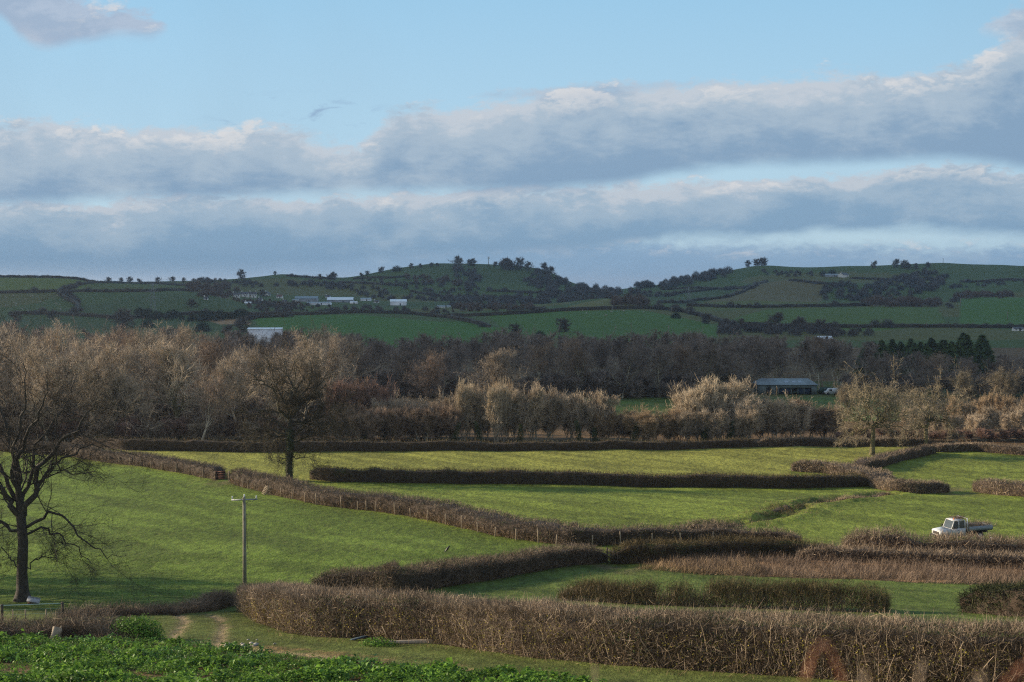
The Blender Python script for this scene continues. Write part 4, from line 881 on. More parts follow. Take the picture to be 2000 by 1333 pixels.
o = link('brush_bundle', mesh('brush_bundle', *ribbons(P, D, .5 * (.4 + r.random(n)), .022, .4, r=r), mats=M_TWRED), None, tl_.location); o.rotation_euler = tl_.rotation_euler; tag(o, 'reddish brushwood sticking up on the roof of the white pickup cab', 'branches')
r = np.random.default_rng(51); c = G(1950, 1072); n = 1500; d = nrm(r.normal(size=(n, 3))); d[:, 2] = np.abs(d[:, 2])
tag(link('brush_heap', mesh('brush_heap', *ribbons(d * np.array([1.9, .9, 1.2]) * (.3 + .6 * r.random((n, 1))), nrm(d + r.normal(size=(n, 3)) * .8), .7, .022, .4, r=r), mats=M_HD), None, c), 'dark heap of cut brush behind the pickup tailboard', 'brush pile')
b_ = Buf(); b_.tube([(0, 0, 0), (0, 0, .3)], [.12, .16], 12); o = link('white_bucket', b_.mesh('white_bucket', M_CER), None, G(1937, 1072) + np.array([0, 0, .75])); tag(o, 'small white bucket caught in the brambles below the pickup', 'bucket')

# ------------------------------------------------------------------ the near oak at the left
def limb(base, pts, r0, r1, dep, r, wig=.13):
    n = len(pts); P = [at(p[0], p[1], base[1] + dep * (i / (n - 1))) - base for i, p in enumerate(pts)]
    return poly_branch(P, r0, r1, 14, wig, r)
q = G(45, 1176); r = np.random.default_rng(60)
TR = [q + np.array([0, 0, -.4])] + [at(px, py, q[1]) for px, py in ((43, 1120), (45, 1060), (41, 1010), (38, 975), (32, 930))]
TP = plin([t - q for t in TR], 4)[::2]; TP = TP[:11]
dl_ = np.linspace(0, 1, len(TP)); TRr = np.interp(dl_, [0, .06, .2, .6, .8, 1], [.85, .47, .38, .34, .26, .15])
LB = [([(42, 1012), (20, 985), (0, 960), (-40, 930), (-100, 880)], .30, .05, -1.5), ([(38, 1000), (32, 940), (28, 890), (18, 850), (0, 790), (-12, 735)], .28, .04, 2), ([(46, 1008), (66, 965), (76, 920), (102, 880), (132, 850), (165, 815), (190, 775)], .30, .04, -1),
      ([(68, 960), (92, 930), (108, 905), (150, 885), (176, 870), (205, 878)], .16, .03, 1.5), ([(34, 950), (40, 880), (62, 840), (80, 800), (92, 745)], .22, .04, -2.5), ([(52, 1030), (90, 1002), (130, 1010), (165, 1055), (205, 1085), (238, 1088)], .15, .02, -1),
      ([(50, 1045), (85, 1032), (112, 1046), (150, 1072), (178, 1100)], .12, .02, 1.5), ([(38, 1040), (0, 1022), (-40, 1035), (-80, 1060)], .16, .03, 1), ([(52, 1108), (78, 1086), (108, 1096), (135, 1104)], .07, .015, -.5), ([(40, 1106), (18, 1086), (-6, 1072), (-30, 1080)], .07, .015, .5),
      ([(40, 985), (60, 930), (70, 870), (110, 820), (140, 770), (150, 735)], .2, .03, 3.5), ([(36, 980), (-10, 900), (-40, 840), (-60, 780)], .22, .04, 3), ([(40, 975), (20, 900), (40, 820), (50, 760), (45, 710)], .2, .03, -3.5), ([(110, 905), (140, 930), (180, 925), (215, 930)], .07, .015, -.6)]
limbs = [limb(q, a, b1 * .8, b2 * .8, dd, r) for a, b1, b2, dd in LB]
oak = tree_meshes('near_oak', 61, H=16, limbs=0,  trunk=(TP[None], TRr[None]), sub=(12, 8, 7), l2=.38, l3=.5, l2r=.36, tw=.016, wig=.2, mt=M_BARK, mc=M_TWDARK, twl=.55, trop=.03, twtrop=.05, limb_list=limbs, tang=50)
plant('oak_tree', oak, q, 'large dark leafless oak with sprawling crooked limbs at the left edge', 'tree')
# ------------------------------------------------------------------ the ivy-trunked oak in the middle distance
q = G(565, 938); r = np.random.default_rng(62); q[1] -= .4; q[0] = UV(565, 938)[0] * q[1]; q[2] = gz(q[0], q[1])
TR = [q + np.array([0, 0, -.3])] + [at(px, py, q[1]) for px, py in ((565, 905), (567, 870), (567, 840), (566, 815), (572, 790), (570, 765))]
TP = plin([t - q for t in TR], 4)[::2]; TRr = np.interp(np.linspace(0, 1, len(TP)), [0, .2, .6, 1], [.50, .42, .36, .14])
LB = [([(566, 818), (545, 798), (540, 775), (522, 752), (498, 738), (480, 728)], .24, .04, -1), ([(568, 815), (584, 798), (583, 785), (572, 752), (560, 730), (556, 705)], .24, .04, 1.5), ([(583, 795), (602, 780), (618, 762), (632, 738)], .18, .03, -1.5), ([(562, 842), (530, 816), (500, 812), (455, 803)], .17, .03, 1),
      ([(570, 868), (600, 850), (630, 842), (658, 850)], .16, .03, -1), ([(568, 852), (600, 832), (640, 806), (655, 790)], .16, .03, 1.5), ([(565, 898), (545, 893), (528, 903)], .08, .02, .5), ([(566, 893), (598, 893), (624, 902)], .08, .02, -.5), ([(560, 850), (520, 850), (480, 865)], .14, .03, -1),
      ([(568, 800), (600, 760), (610, 725), (600, 700)], .16, .03, 2.5), ([(564, 800), (540, 760), (530, 720), (520, 700)], .16, .03, 2.5), ([(566, 830), (560, 790), (575, 750), (580, 700)], .18, .03, -3), ([(566, 850), (520, 835), (480, 840), (462, 850)], .13, .03, -2.5), ([(565, 840), (610, 815), (645, 770)], .13, .03, -2.5)]
limbs = [limb(q, a, b1, b2, dd, r, .14) for a, b1, b2, dd in LB]
oak2 = tree_meshes('mid_oak', 63, H=14, limbs=5, fork=.35, ang=80, spread=.42,  trunk=(TP[None], TRr[None]), sub=(13, 8, 8), l2=.42, l3=.5, l2r=.46, tw=.026, wig=.2, mt=mat('green_oak_bark', (.085, .075, .045), (.03, .028, .02), nscale=2), mc=M_TWOAK, twl=.7, trop=.04, twtrop=.06, limb_list=limbs, tang=50, ivy=2600)
plant('oak_tree', oak2, q, 'round-headed leafless oak with an ivy-wrapped trunk rising from the diagonal hedge', 'tree')
# ------------------------------------------------------------------ two mossy oaks on the right
def drawn_oak(nm, seed, base, tr, lbs, r0, label, **kw):
    q = G(*base); r = np.random.default_rng(seed); TR = [q + np.array([0, 0, -.3])] + [at(a, b2, q[1]) for a, b2 in tr]; TP = plin([t - q for t in TR], 5)[::2]
    TRr = np.interp(np.linspace(0, 1, len(TP)), [0, .2, .7, 1], [r0 * 1.35, r0, r0 * .85, r0 * .6]); lm = [limb(q, a, b1, b2, dd, r, .2) for a, b1, b2, dd in lbs]
    ms = tree_meshes(nm, seed + 1, H=10, limbs=0, trunk=(TP[None], TRr[None]), limb_list=lm, mt=M_BARKMOSS, mc=M_TWRIGHT, tang=50, **kw); plant('oak_tree', ms, q, label, 'tree')
drawn_oak('wide_oak', 71, (1703, 889), [(1704, 868), (1705, 848), (1706, 834)], [([(1706, 834), (1688, 823), (1678, 816), (1671, 802), (1652, 792)], .2, .04, -1), ([(1706, 830), (1716, 820), (1715, 799), (1709, 778), (1713, 760)], .2, .04, 1), ([(1706, 834), (1723, 823), (1741, 802), (1760, 786)], .2, .04, -1), ([(1708, 838), (1730, 830), (1755, 834), (1772, 842)], .16, .03, 1),
      ([(1703, 836), (1681, 840), (1664, 850), (1650, 852)], .14, .03, 1), ([(1690, 823), (1690, 800), (1680, 775), (1674, 764)], .14, .03, 1.5), ([(1716, 820), (1735, 795), (1745, 772), (1742, 760)], .14, .03, 2), ([(1706, 832), (1700, 805), (1694, 780), (1696, 762)], .16, .03, -2.5), ([(1706, 834), (1725, 815), (1728, 790), (1728, 765)], .16, .03, -2.5), ([(1706, 834), (1676, 826), (1655, 818), (1642, 815)], .15, .03, 2.5), ([(1706, 834), (1740, 822), (1765, 812), (1778, 806)], .15, .03, 2.5)],
      .42, 'wide domed pale oak where the three hedges meet on the right', sub=(10, 8, 8), l2=.42, l3=.5, l2r=.5, tw=.034, wig=.2, twl=.75, trop=.03, twtrop=.02)
drawn_oak('narrow_oak', 75, (1808, 872), [(1808, 855), (1809, 836), (1814, 824)], [([(1816, 823), (1833, 820), (1850, 824), (1866, 833)], .17, .03, -1), ([(1816, 823), (1830, 802), (1848, 787), (1856, 776)], .17, .03, 1), ([(1812, 828), (1812, 802), (1805, 782), (1802, 768)], .17, .03, -1), ([(1809, 834), (1795, 820), (1780, 808), (1770, 802)], .15, .03, 1), ([(1808, 836), (1790, 835), (1774, 842), (1762, 848)], .12, .03, -1),
      ([(1814, 824), (1824, 800), (1826, 780), (1828, 766)], .15, .03, 2.5), ([(1812, 826), (1798, 800), (1788, 784), (1784, 778)], .14, .03, 2.5), ([(1814, 824), (1838, 808), (1856, 802), (1864, 800)], .14, .03, -2.5)],
      .36, 'narrower mossy-trunked oak behind the hedge, right of the wide domed oak', sub=(9, 8, 8), l2=.42, l3=.5, l2r=.5, tw=.034, wig=.2, twl=.7, trop=.03, twtrop=.02)

# ------------------------------------------------------------------ templates for the woods
WV = [tree_meshes('wood_tree%d' % i, 80 + i, H=19, r0=.36, fork=.18 + .07 * (i % 3), limbs=17, ang=44 + 4 * (i % 3), spread=.36, trop=.09, sub=(7, 6, 7), tw=.050, wig=.16, mt=M_BARKGREY, mc=M_TWTAN, twl=1.0, twtrop=.1, tang=45) for i in range(6)]
WF = [tree_meshes('front_tree%d' % i, 90 + i, H=17, r0=.34, fork=.24, limbs=18, ang=58, spread=.42, trop=.08, sub=(8, 7, 7), tw=.045, wig=.2, mt=M_BARKMOSS, mc=M_TWTAN, twl=1.05, twtrop=.12, tang=45, ivy=600) for i in range(3)]
SV = [tree_meshes('thicket%d' % i, 100 + i, H=8, r0=.09, fork=.1, limbs=7, ang=28, spread=.42, trop=.12, sub=(6, 6, 7), tw=.05, wig=.1, mt=M_BARKGREY, mc=M_TWGREY, twl=.8, stems=7, twtrop=.12, tang=38) for i in range(5)]
LT = [tree_meshes('light_tree%d' % i, 120 + i, H=17, r0=.25, fork=.15, limbs=12, ang=48, spread=.38, trop=.12, sub=(4, 5, 5), tw=.16, wig=.14, mt=M_BARKGREY, mc=M_TWWOOD, twl=1.3, twtrop=.2) for i in range(3)]
rr = random.Random(11); 
def topY(px, T): k = sorted(T); return float(np.interp(px, k, [T[a] for a in k]))
def hgt(px, Y, T, zg): u = (px - 1000) / F; v = UV(px, topY(px, T))[1]; return v * Y - zg
TL = {-400: 622, 0: 622, 60: 634, 120: 630, 200: 642, 250: 628, 320: 630, 400: 640, 455: 652, 480: 666, 555: 668, 585: 640, 640: 626, 665: 645, 720: 655}
rowsL = [(247, 13, .80), (258, 11, .88), (272, 11, .92), (290, 11.5, .96), (312, 12, 1.0), (338, 13, 1.0), (370, 13, 1.0)]
nL = 0
FR = {195: ('pale-trunked spreading oak standing just behind the upper hedge at the left', 247), 240: ('grey-trunked oak with low mossy forks behind the upper hedge', 247), 350: ('mossy tree with a V-shaped double trunk behind the upper hedge', 248), 118: ('leaning ivy-trunked tree behind the branches of the near oak', 249)}
for px, (lb, Y) in FR.items():
    x = (px - 1000) / F * Y; z = float(gz(x, Y)); h = (z * 0 + hgt(px, Y, {0: 700, 195: 690, 240: 712, 350: 672, 500: 690}, z)); s = h / thgt(WF[nL % 3])
    plant('oak_tree', WF[nL % 3], (x, Y, z), lb, 'tree', None, rr.uniform(0, 6), s, mc=M_TWTAN, mt=M_BARKMOSS); nL += 1
for ri, (Y0, stp, k) in enumerate(rowsL):
    x = (-330 - 1000) / F * Y0 + rr.uniform(0, 8); xe = ((655 if ri < 2 else 690) - 1000) / F * Y0
    while x < xe:
        Y = Y0 + rr.uniform(-5, 5); px = 1000 + F * x / Y; z = float(gz(x, Y)); h = hgt(px, Y, TL, z) * k * rr.uniform(.84, 1.0)
        if ri == 0: h *= rr.uniform(.7, .9)
        h = max(6, min(24, h)); wv = rr.choice(WV); s = h / thgt(wv); sw = s * rr.uniform(.9, 1.15)
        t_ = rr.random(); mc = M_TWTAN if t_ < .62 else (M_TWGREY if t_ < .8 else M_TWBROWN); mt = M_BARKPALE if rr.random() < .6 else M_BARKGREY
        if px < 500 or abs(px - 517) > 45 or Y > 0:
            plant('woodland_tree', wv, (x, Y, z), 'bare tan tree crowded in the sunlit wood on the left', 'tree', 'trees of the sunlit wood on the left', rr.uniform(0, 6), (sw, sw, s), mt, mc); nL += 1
        x += stp * rr.uniform(.75, 1.25)
# undergrowth inside the front of the wood
for i in range(26):
    px = -100 + i * 29 + rr.uniform(-8, 8); Y = rr.uniform(243, 252); x = (px - 1000) / F * Y; s = rr.uniform(.35, .55)
    plant('thicket_shrub', SV[i % 5], (x, Y, float(gz(x, Y))), 'low brown shrub filling the foot of the sunlit wood', 'shrub', 'shrubs at the foot of the sunlit wood', rr.uniform(0, 6), (s * 1.5, s * 1.5, s), mc=rr.choice([M_TWBROWN, M_TWTAN, M_TWRED]))
# the darker wood across the middle
TD = {580: 648, 700: 652, 760: 662, 900: 652, 1000: 646, 1100: 650, 1200: 655, 1300: 645, 1400: 648, 1500: 655, 1640: 660, 1750: 680, 1850: 690, 2000: 690, 2400: 690}
nD = 0
for ri, (Y0, stp, k) in enumerate([(374, 10.5, .86), (386, 10.5, .9), (402, 11.5, .95), (422, 13, 1.0)]):
    x = (560 - 1000) / F * Y0; xe = (2070 - 1000) / F * Y0
    while x < xe:
        Y = Y0 + rr.uniform(-4, 4); px = 1000 + F * x / Y; z = float(gz(x, Y)); h = hgt(px, Y, TD, z) * k * rr.uniform(.82, 1.0); h = min(h, 19)
        if 1480 < px < 1640: Y += 26; x = (px - 1000) / F * Y; z = float(gz(x, Y)); h = hgt(px, Y, TD, z) * rr.uniform(.82, 1)
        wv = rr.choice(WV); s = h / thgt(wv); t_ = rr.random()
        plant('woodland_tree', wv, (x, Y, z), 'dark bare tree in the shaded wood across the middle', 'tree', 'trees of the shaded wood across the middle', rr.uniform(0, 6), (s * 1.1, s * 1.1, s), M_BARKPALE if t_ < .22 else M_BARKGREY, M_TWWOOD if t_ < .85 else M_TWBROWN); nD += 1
        x += stp * rr.uniform(.75, 1.25) * (Y0 / 374)
# undergrowth along the foot of the shaded wood
items_u = []
# the tall pale-topped oak standing clear of the shaded wood
for px, Y, tp, lb in ((950, 335, 682, 'tall oak with a pale sunlit crown in front of the shaded wood'), (618, 300, 690, 'spreading tree at the right corner of the sunlit wood, left of the reddish birches'), (830, 340, 690, 'dark forked tree in front of the shaded wood above the grey thicket')):
    x = (px - 1000) / F * Y; z = float(gz(x, Y)); h = hgt(px, Y, {0: tp, 2000: tp}, z); plant('oak_tree', WF[nD % 3], (x, Y, z), lb, 'tree', None, 1.0 + nD, h / thgt(WF[nD % 3]), mc=M_TWTAN if px == 950 else M_TWBROWN, mt=M_BARK); nD += 1
def merged(name, items, label, mt, mc, cat='wood'):
    """a far mass of trees that reads as one: crowns and trunks baked into one mesh"""
    b_ = Buf()
    for (ms, x, y, z, s, sw, a) in items:
        for mi_, me in ((0, ms[0]), (1, ms[1])):
            k_ = ('_c', me.name)
            if k_ not in CACHE:
                v = np.empty(len(me.vertices) * 3, np.float32); me.vertices.foreach_get('co', v); L_ = np.empty(len(me.loops), np.int32); me.loops.foreach_get('vertex_index', L_)
                CACHE[k_] = (v.reshape(-1, 3).copy(), L_.reshape(-1, 4).copy())
            v, qd = CACHE[k_]; c_, s_ = math.cos(a), math.sin(a); V = np.column_stack([(v[:, 0] * c_ - v[:, 1] * s_) * sw + x, (v[:, 0] * s_ + v[:, 1] * c_) * sw + y, v[:, 2] * s + z])
            b_.V.append(V); b_.Q.append(qd + b_.n); b_.mq += [mi_] * len(qd); b_.n += len(V)
    o = link(name, b_.mesh(name, [mt, mc])); return tag(o, label, cat, kind='stuff')
CACHE = {}
items = []
for Y0 in (448, 485, 530, 580):
    x = (480 - 1000) / F * Y0
    while x < (2200 - 1000) / F * Y0:
        Y = Y0 + rr.uniform(-12, 12); px = 1000 + F * x / Y; z = float(gz(x, Y)); h = hgt(px, Y, TD, z) * rr.uniform(.85, 1.03)
        if h > 5: h = min(h, 20); lt = rr.choice(LT); items.append((lt, x, Y, z, h / thgt(lt), h / thgt(lt) * 1.15, rr.uniform(0, 6)))
        x += 10 * rr.uniform(.8, 1.3)
for Y0 in (405, 450):
    x = (-400 - 1000) / F * Y0
    while x < (600 - 1000) / F * Y0:
        Y = Y0 + rr.uniform(-12, 12); px = 1000 + F * x / Y; z = float(gz(x, Y)); h = hgt(px, Y, TL, z) * rr.uniform(.85, 1.0); h = min(h, 20); lt = rr.choice(LT); items.append((lt, x, Y, z, h / thgt(lt), h / thgt(lt), rr.uniform(0, 6))); x += 11 * rr.uniform(.8, 1.3)
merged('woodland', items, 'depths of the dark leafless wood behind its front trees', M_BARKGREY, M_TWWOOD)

items = []
US = [tree_meshes('undergrowth%d' % i, 110 + i, H=6, r0=.07, fork=.05, limbs=5, ang=32, spread=.45, trop=.08, sub=(3, 4, 5), tw=.14, wig=.12, mt=M_BARKGREY, mc=M_TWWOOD, twl=1.0, stems=5, twtrop=.15) for i in range(2)]
for Y0, a_, b_2 in ((371, 640, 1470), (378, 640, 2100), (392, 560, 2100), (300, 100, 560), (268, -200, 640), (330, 300, 660)):
    x = (a_ - 1000) / F * Y0
    while x < (b_2 - 1000) / F * Y0:
        Y = Y0 + rr.uniform(-2, 3); s_ = rr.uniform(.5, 1.0)
        if not (1470 < 1000 + F * x / Y < 1650): items.append((US[len(items) % 2], x, Y, float(gz(x, Y)), s_, s_ * 1.3, rr.uniform(0, 6)))
        x += rr.uniform(2.5, 4.5)
merged('undergrowth', items, 'dark leafless undergrowth along the foot of the woods', M_BARKGREY, M_TWWOOD, 'undergrowth')

# ------------------------------------------------------------------ the belt of thicket behind the upper hedge
BE = []
def be(x0, x1, step, tp, mc, lb, grp, Y=(241, 252), w=1.0, nj=8):
    x = x0
    while x <= x1: BE.append((x + rr.uniform(-4, 4), tp + rr.uniform(-nj, nj), mc, lb, grp, rr.uniform(*Y), w)); x += step * rr.uniform(.85, 1.15)
be(664, 750, 20, 752, M_TWRED, 'reddish birch-like thicket tree right of the ivy-trunked oak', 'reddish thicket trees', (248, 256), .7)
be(670, 900, 26, 800, M_TWBROWN, 'brown bush in the thicket belt right of the ivy-trunked oak', 'brown bushes of the thicket belt', (240, 246), 1.0)
be(760, 905, 24, 782, M_TWGREY, 'grey-brown bush in the middle of the thicket belt', 'grey-brown bushes of the thicket belt', (247, 256), .9)
be(905, 1025, 13, 770, M_TWPALE, 'cream-twigged willow bush in the centre of the thicket belt', 'cream-twigged willows', (242, 252), .42, 18)
be(940, 1030, 30, 752, M_TWORANGE, 'slim orange sapling among the cream-twigged willows', 'orange saplings', (250, 256), .4, 12)
be(1040, 1090, 26, 764, M_TWTAN, 'tall tan fan-shaped bush right of the cream willows', 'tan fan-shaped bushes', (243, 249), .85)
be(1110, 1185, 22, 775, M_TWTAN, 'tan bush with ivied stems left of the orange bushes', 'tan ivied bushes', (242, 250), .8, 12)
be(1190, 1335, 24, 806, M_TWORANGE, 'rounded orange-brown bush in front of the gap to the far meadow', 'rounded orange-brown bushes', (241, 250), 1.1, 5)
be(1345, 1450, 24, 752, M_TWPALE, 'large pale willow left of the metal shed', 'large pale willows', (244, 254), .85, 11)
be(1350, 1480, 26, 805, M_TWTAN, 'low tan bush under the large pale willows', 'low tan bushes under the willows', (240, 243), 1.0)
be(1460, 1560, 24, 782, M_TWTAN, 'orange-tan bush in front of the metal shed', 'orange-tan bushes below the shed', (242, 252), .95, 7)
be(1560, 1650, 24, 790, M_TWBROWN, 'brown bush between the shed and the wide domed oak', 'brown bushes left of the wide domed oak', (244, 256), 1.1)
be(1770, 2120, 18, 806, M_TWTAN, 'tan thicket bush behind the right-hand pastures', 'tan bushes at the right edge', (248, 275), .85, 15)
be(1860, 2120, 17, 782, M_TWORANGE, 'orange willow clump at the right edge', 'orange willow clumps at the right edge', (272, 298), .75, 15)
be(1640, 1780, 22, 846, M_TWRED, 'low reddish bracken-like scrub behind the pale low hedge', 'low reddish scrub', (240, 262), 1.8, 5)
be(1780, 2120, 24, 842, M_TWRED, 'low reddish scrub behind the hedge at the right edge', 'low reddish scrub at the right edge', (240, 250), 1.8, 5)
for i, (px, tp, mc, lb, grp, Y, w_) in enumerate(BE):
    x = (px - 1000) / F * Y; z = float(gz(x, Y)); h = max(1.6, UV(px, tp)[1] * Y - z); s = h / thgt(SV[i % 5])
    plant('thicket_shrub', SV[i % 5], (x, Y, z), lb, 'shrub', grp, rr.uniform(0, 6), (s * w_ * (1 if w_ > 1 else .95), s * w_, s), mc=mc, mt=M_BARKPALE if mc in (M_TWPALE, M_TWORANGE) else M_BARKGREY)
for px, py, tp, Y, lb in ((1900, 810, 722, 330, 'big grey oak behind the orange willows, nearest the metal shed'), (1965, 812, 716, 322, 'big grey oak touching the right picture edge'), (2050, 812, 730, 318, 'big grey oak beyond the right picture edge'), (1660, 810, 752, 300, 'smaller grey tree behind the crown of the wide domed oak')):
    x = (px - 1000) / F * Y; z = float(gz(x, Y)); h = (UV(px, tp)[1] * Y - z) / thgt(WF[int(px) % 3]); plant('oak_tree', WF[int(px) % 3], (x, Y, z), lb, 'tree', None, px, (h * 1.05, h * 1.05, h), mc=M_TWRIGHT, mt=M_BARK)
# ivied stems in the belt
r = np.random.default_rng(77)
for px, lb in ((708, 'ivy-covered leaning stem in the brown thicket'), (885, 'dark ivy-covered stem left of the cream willows'), (940, 'broad ivied stump among the cream willows'), (1015, 'small clipped evergreen in the thicket belt'), (1135, 'ivied trunk at the foot of the tan bushes'), (1165, 'second ivied trunk right of the tan bushes'), (1240, 'dark evergreen bush under the orange-brown bushes'), (1372, 'ivy-covered trunk under the large pale willows'), (1425, 'dark ivied trunk left of the pale broken stem')):
    Y = 240; x = (px - 1000) / F * Y; z = float(gz(x, Y)); n = 900; h = r.uniform(2.4, 4.2); t_ = r.random(n); lean_ = r.normal() * .5
    q = np.column_stack([lean_ * t_ * h * .4, 0 * t_, t_ * h]) + nrm(r.normal(size=(n, 3))) * (.35 + .5 * (1 - t_))[:, None] * r.random((n, 1))**.4
    tag(link('ivy_bush', mesh('ivy_bush', *leaves(q, r.normal(size=(n, 3)), .2 * (.6 + .6 * r.random(n)), r), mats=M_IVY), None, (x, Y, z)), lb, 'bush')
# trees beyond the left picture edge, which throw the long shade on the lower pasture
for px, Y, s in ((-190, 103, .75), (-330, 96, .8), (-480, 112, .9), (-260, 118, .7)):
    x = (px - 1000) / F * Y; plant('oak_tree', WF[0], (x, Y, float(gz(x, Y))), 'bare tree beyond the left picture edge', 'tree', 'trees beyond the left picture edge', px, s, mt=M_BARK, mc=M_TWDARK)

# ------------------------------------------------------------------ conifer plantation and shed
def conifer(seed, H=10, n=900, w=2.3, sz=.6):
    r = np.random.default_rng(seed); t_ = r.random(n)**.8; a = r.random(n) * 6.283; rad = w * 1.5 * (1 - t_**2.6) * (.35 + .45 * r.random(n)) * (1 + .25 * np.sin(t_ * 40)); q = np.column_stack([np.cos(a) * rad, np.sin(a) * rad, H * (.06 + .94 * t_) - rad * .25])
    D = nrm(np.column_stack([np.cos(a), np.sin(a), -.25 + 0 * a]) + r.normal(size=(n, 3)) * .35); c = Buf(); c.add(*ribbons(q - D * sz, D, sz * 2.2, sz * .42, .2, r=r)); t = Buf(); t.tube([(0, 0, -.3), (0, 0, H * .95)], [.18, .03], 6); return t.mesh('conifer_trunk', M_BARK), c.mesh('conifer_crown', M_CONIF), None
CV = [conifer(130 + i, 11, 1200, 2.4) for i in range(3)]
for i in range(62):
    px = 1672 + (i * 37) % 262 + rr.uniform(-5, 5); Y = 500 + 14 * (i % 6) + rr.uniform(-4, 4); x = (px - 1000) / F * Y; z = float(gz(x, Y)); tp = topY(px, {1650: 672, 1700: 655, 1800: 648, 1860: 642, 1950: 650}) + (0 if i % 6 > 2 else 16) + rr.uniform(0, 12); h = UV(px, tp)[1] * Y - z
    s = h / 11 * rr.uniform(.62, .95); plant('conifer_tree', CV[i % 3], (x, Y, z), 'dark green conifer in the plantation above the shaded wood', 'conifer', 'conifers of the plantation', rr.uniform(0, 6), (s * 1.3, s * 1.3, s))
M_TIN = mat('grey_tin_roof', (.20, .22, .24), (.13, .15, .165), nscale=.8, rough=.5, spec=.4); M_TINW = mat('green_grey_cladding', (.17, .21, .20), (.12, .15, .15), nscale=.8, rough=.6); M_IN = mat('interior_shade', (.02, .025, .03))
Ys = 386; x0 = (1484 - 1000) / F * Ys; z0 = float(gz((1540 - 1000) / F * Ys, Ys)) - .1
px2x = lambda px: (px - 1000) / F * Ys - x0
e = empty('farm_shed', (x0, Ys, z0), 'long grey open-sided metal farm shed against the shaded wood', 'shed'); L_ = px2x(1597); hh = UV(0, 752)[1] * Ys - z0; hr = UV(0, 741.5)[1] * Ys - z0
b_ = Buf(); D_ = 9.
for a, b2 in ((-.15, 1.9), (px2x(1507), px2x(1516)), (px2x(1586), L_)): b_.box(a, b2, 0, .12, 0, hh)
b_.box(1.9, px2x(1586), .02, .14, hh - .9, hh - .03); b_.box(-.15, L_, D_, D_ + .1, 0, hh); b_.box(L_ - .1, L_, .15, D_ - .02, 0, hh); b_.box(-.15, -.05, .15, D_ - .02, 0, hh); link('wall', b_.mesh('wall', M_TINW), e)
b_ = Buf(); b_.add([(-.5, -.4, hh), (L_ + .3, -.4, hh), (L_ - 1.5, D_ / 2, hr), (1.2, D_ / 2, hr), (-.5, D_ + .4, hh), (L_ + .3, D_ + .4, hh)], [(0, 1, 2, 3), (4, 3, 2, 5)], [(0, 3, 4), (1, 5, 2)]); link('roof', b_.mesh('roof', M_TIN), e)
for a in (1522, 1534, 1547, 1560, 1572): b_ = Buf(); b_.box(px2x(a) - .12, px2x(a) + .12, .15, .35, 0, hh - .9); link('post', b_.mesh('post', M_TINW), e)
for a, b2 in ((1522, 1545), (1561, 1584)): b_ = Buf(); b_.box(px2x(a), px2x(b2), .5, .56, .2, hh - 1.0); link('curtain', b_.mesh('curtain', mat('blue_dark_sheet', (.025, .055, .10), (.015, .03, .06), nscale=1.2)), e)
b_ = Buf(); b_.box(px2x(1500), px2x(1505), -.03, -.005, 0, hh - .6); link('doorway_shade', b_.mesh('doorway_shade', M_IN), e)  # near-black sheet painted as the shade inside the opening
for a in (1535, 1550, 1562): b_ = Buf(); zz = hh + (hr - hh) * .5; b_.add([(px2x(a), 1.2, hh + (hr - hh) * .33 + .03), (px2x(a) + 1.1, 1.2, hh + (hr - hh) * .33 + .03), (px2x(a) + 1.1, 2.6, hh + (hr - hh) * .62 + .05), (px2x(a), 2.6, hh + (hr - hh) * .62 + .05)], [(0, 1, 2, 3)]); link('rooflight', b_.mesh('rooflight', mat('rooflight', (.30, .36, .42))), e)
def van(px, py, Y, L, label, m, rz=0, cat='van'):
    x = (px - 1000) / F * Y; e = empty('parked_vehicle', (x, Y, float(gz(x, Y))), label, cat, rz=rz); b_ = Buf(); b_.prism([(0, .4), (0, 1.0), (.5, 1.15), (1.0, 1.8), (L, 1.85), (L, .4)], -.85, .85); link('body', b_.mesh('body', m), e)
    b_ = Buf(); b_.box(1.05, 1.8, -.875, -.853, 1.15, 1.65); link('window', b_.mesh('window', M_GLASS), e)
    for xx in (.8, L - .9): b_ = Buf(); b_.tube([(xx, -.88, .35), (xx, .88, .35)], .35, 14); link('wheel', b_.mesh('wheel', M_DK), e)
van(1612, 772, 384, 3.8, 'white van parked at the right end of the metal shed', M_TW); van(1601, 771, 388, 3.2, 'dark green machine standing between the metal shed and the white van', mat('dark_green_paint', (.03, .06, .045)), .4, 'machine')
van(1335, 846, 262, 4.4, 'pale vehicle half hidden behind the thicket below the far meadow', M_TW)

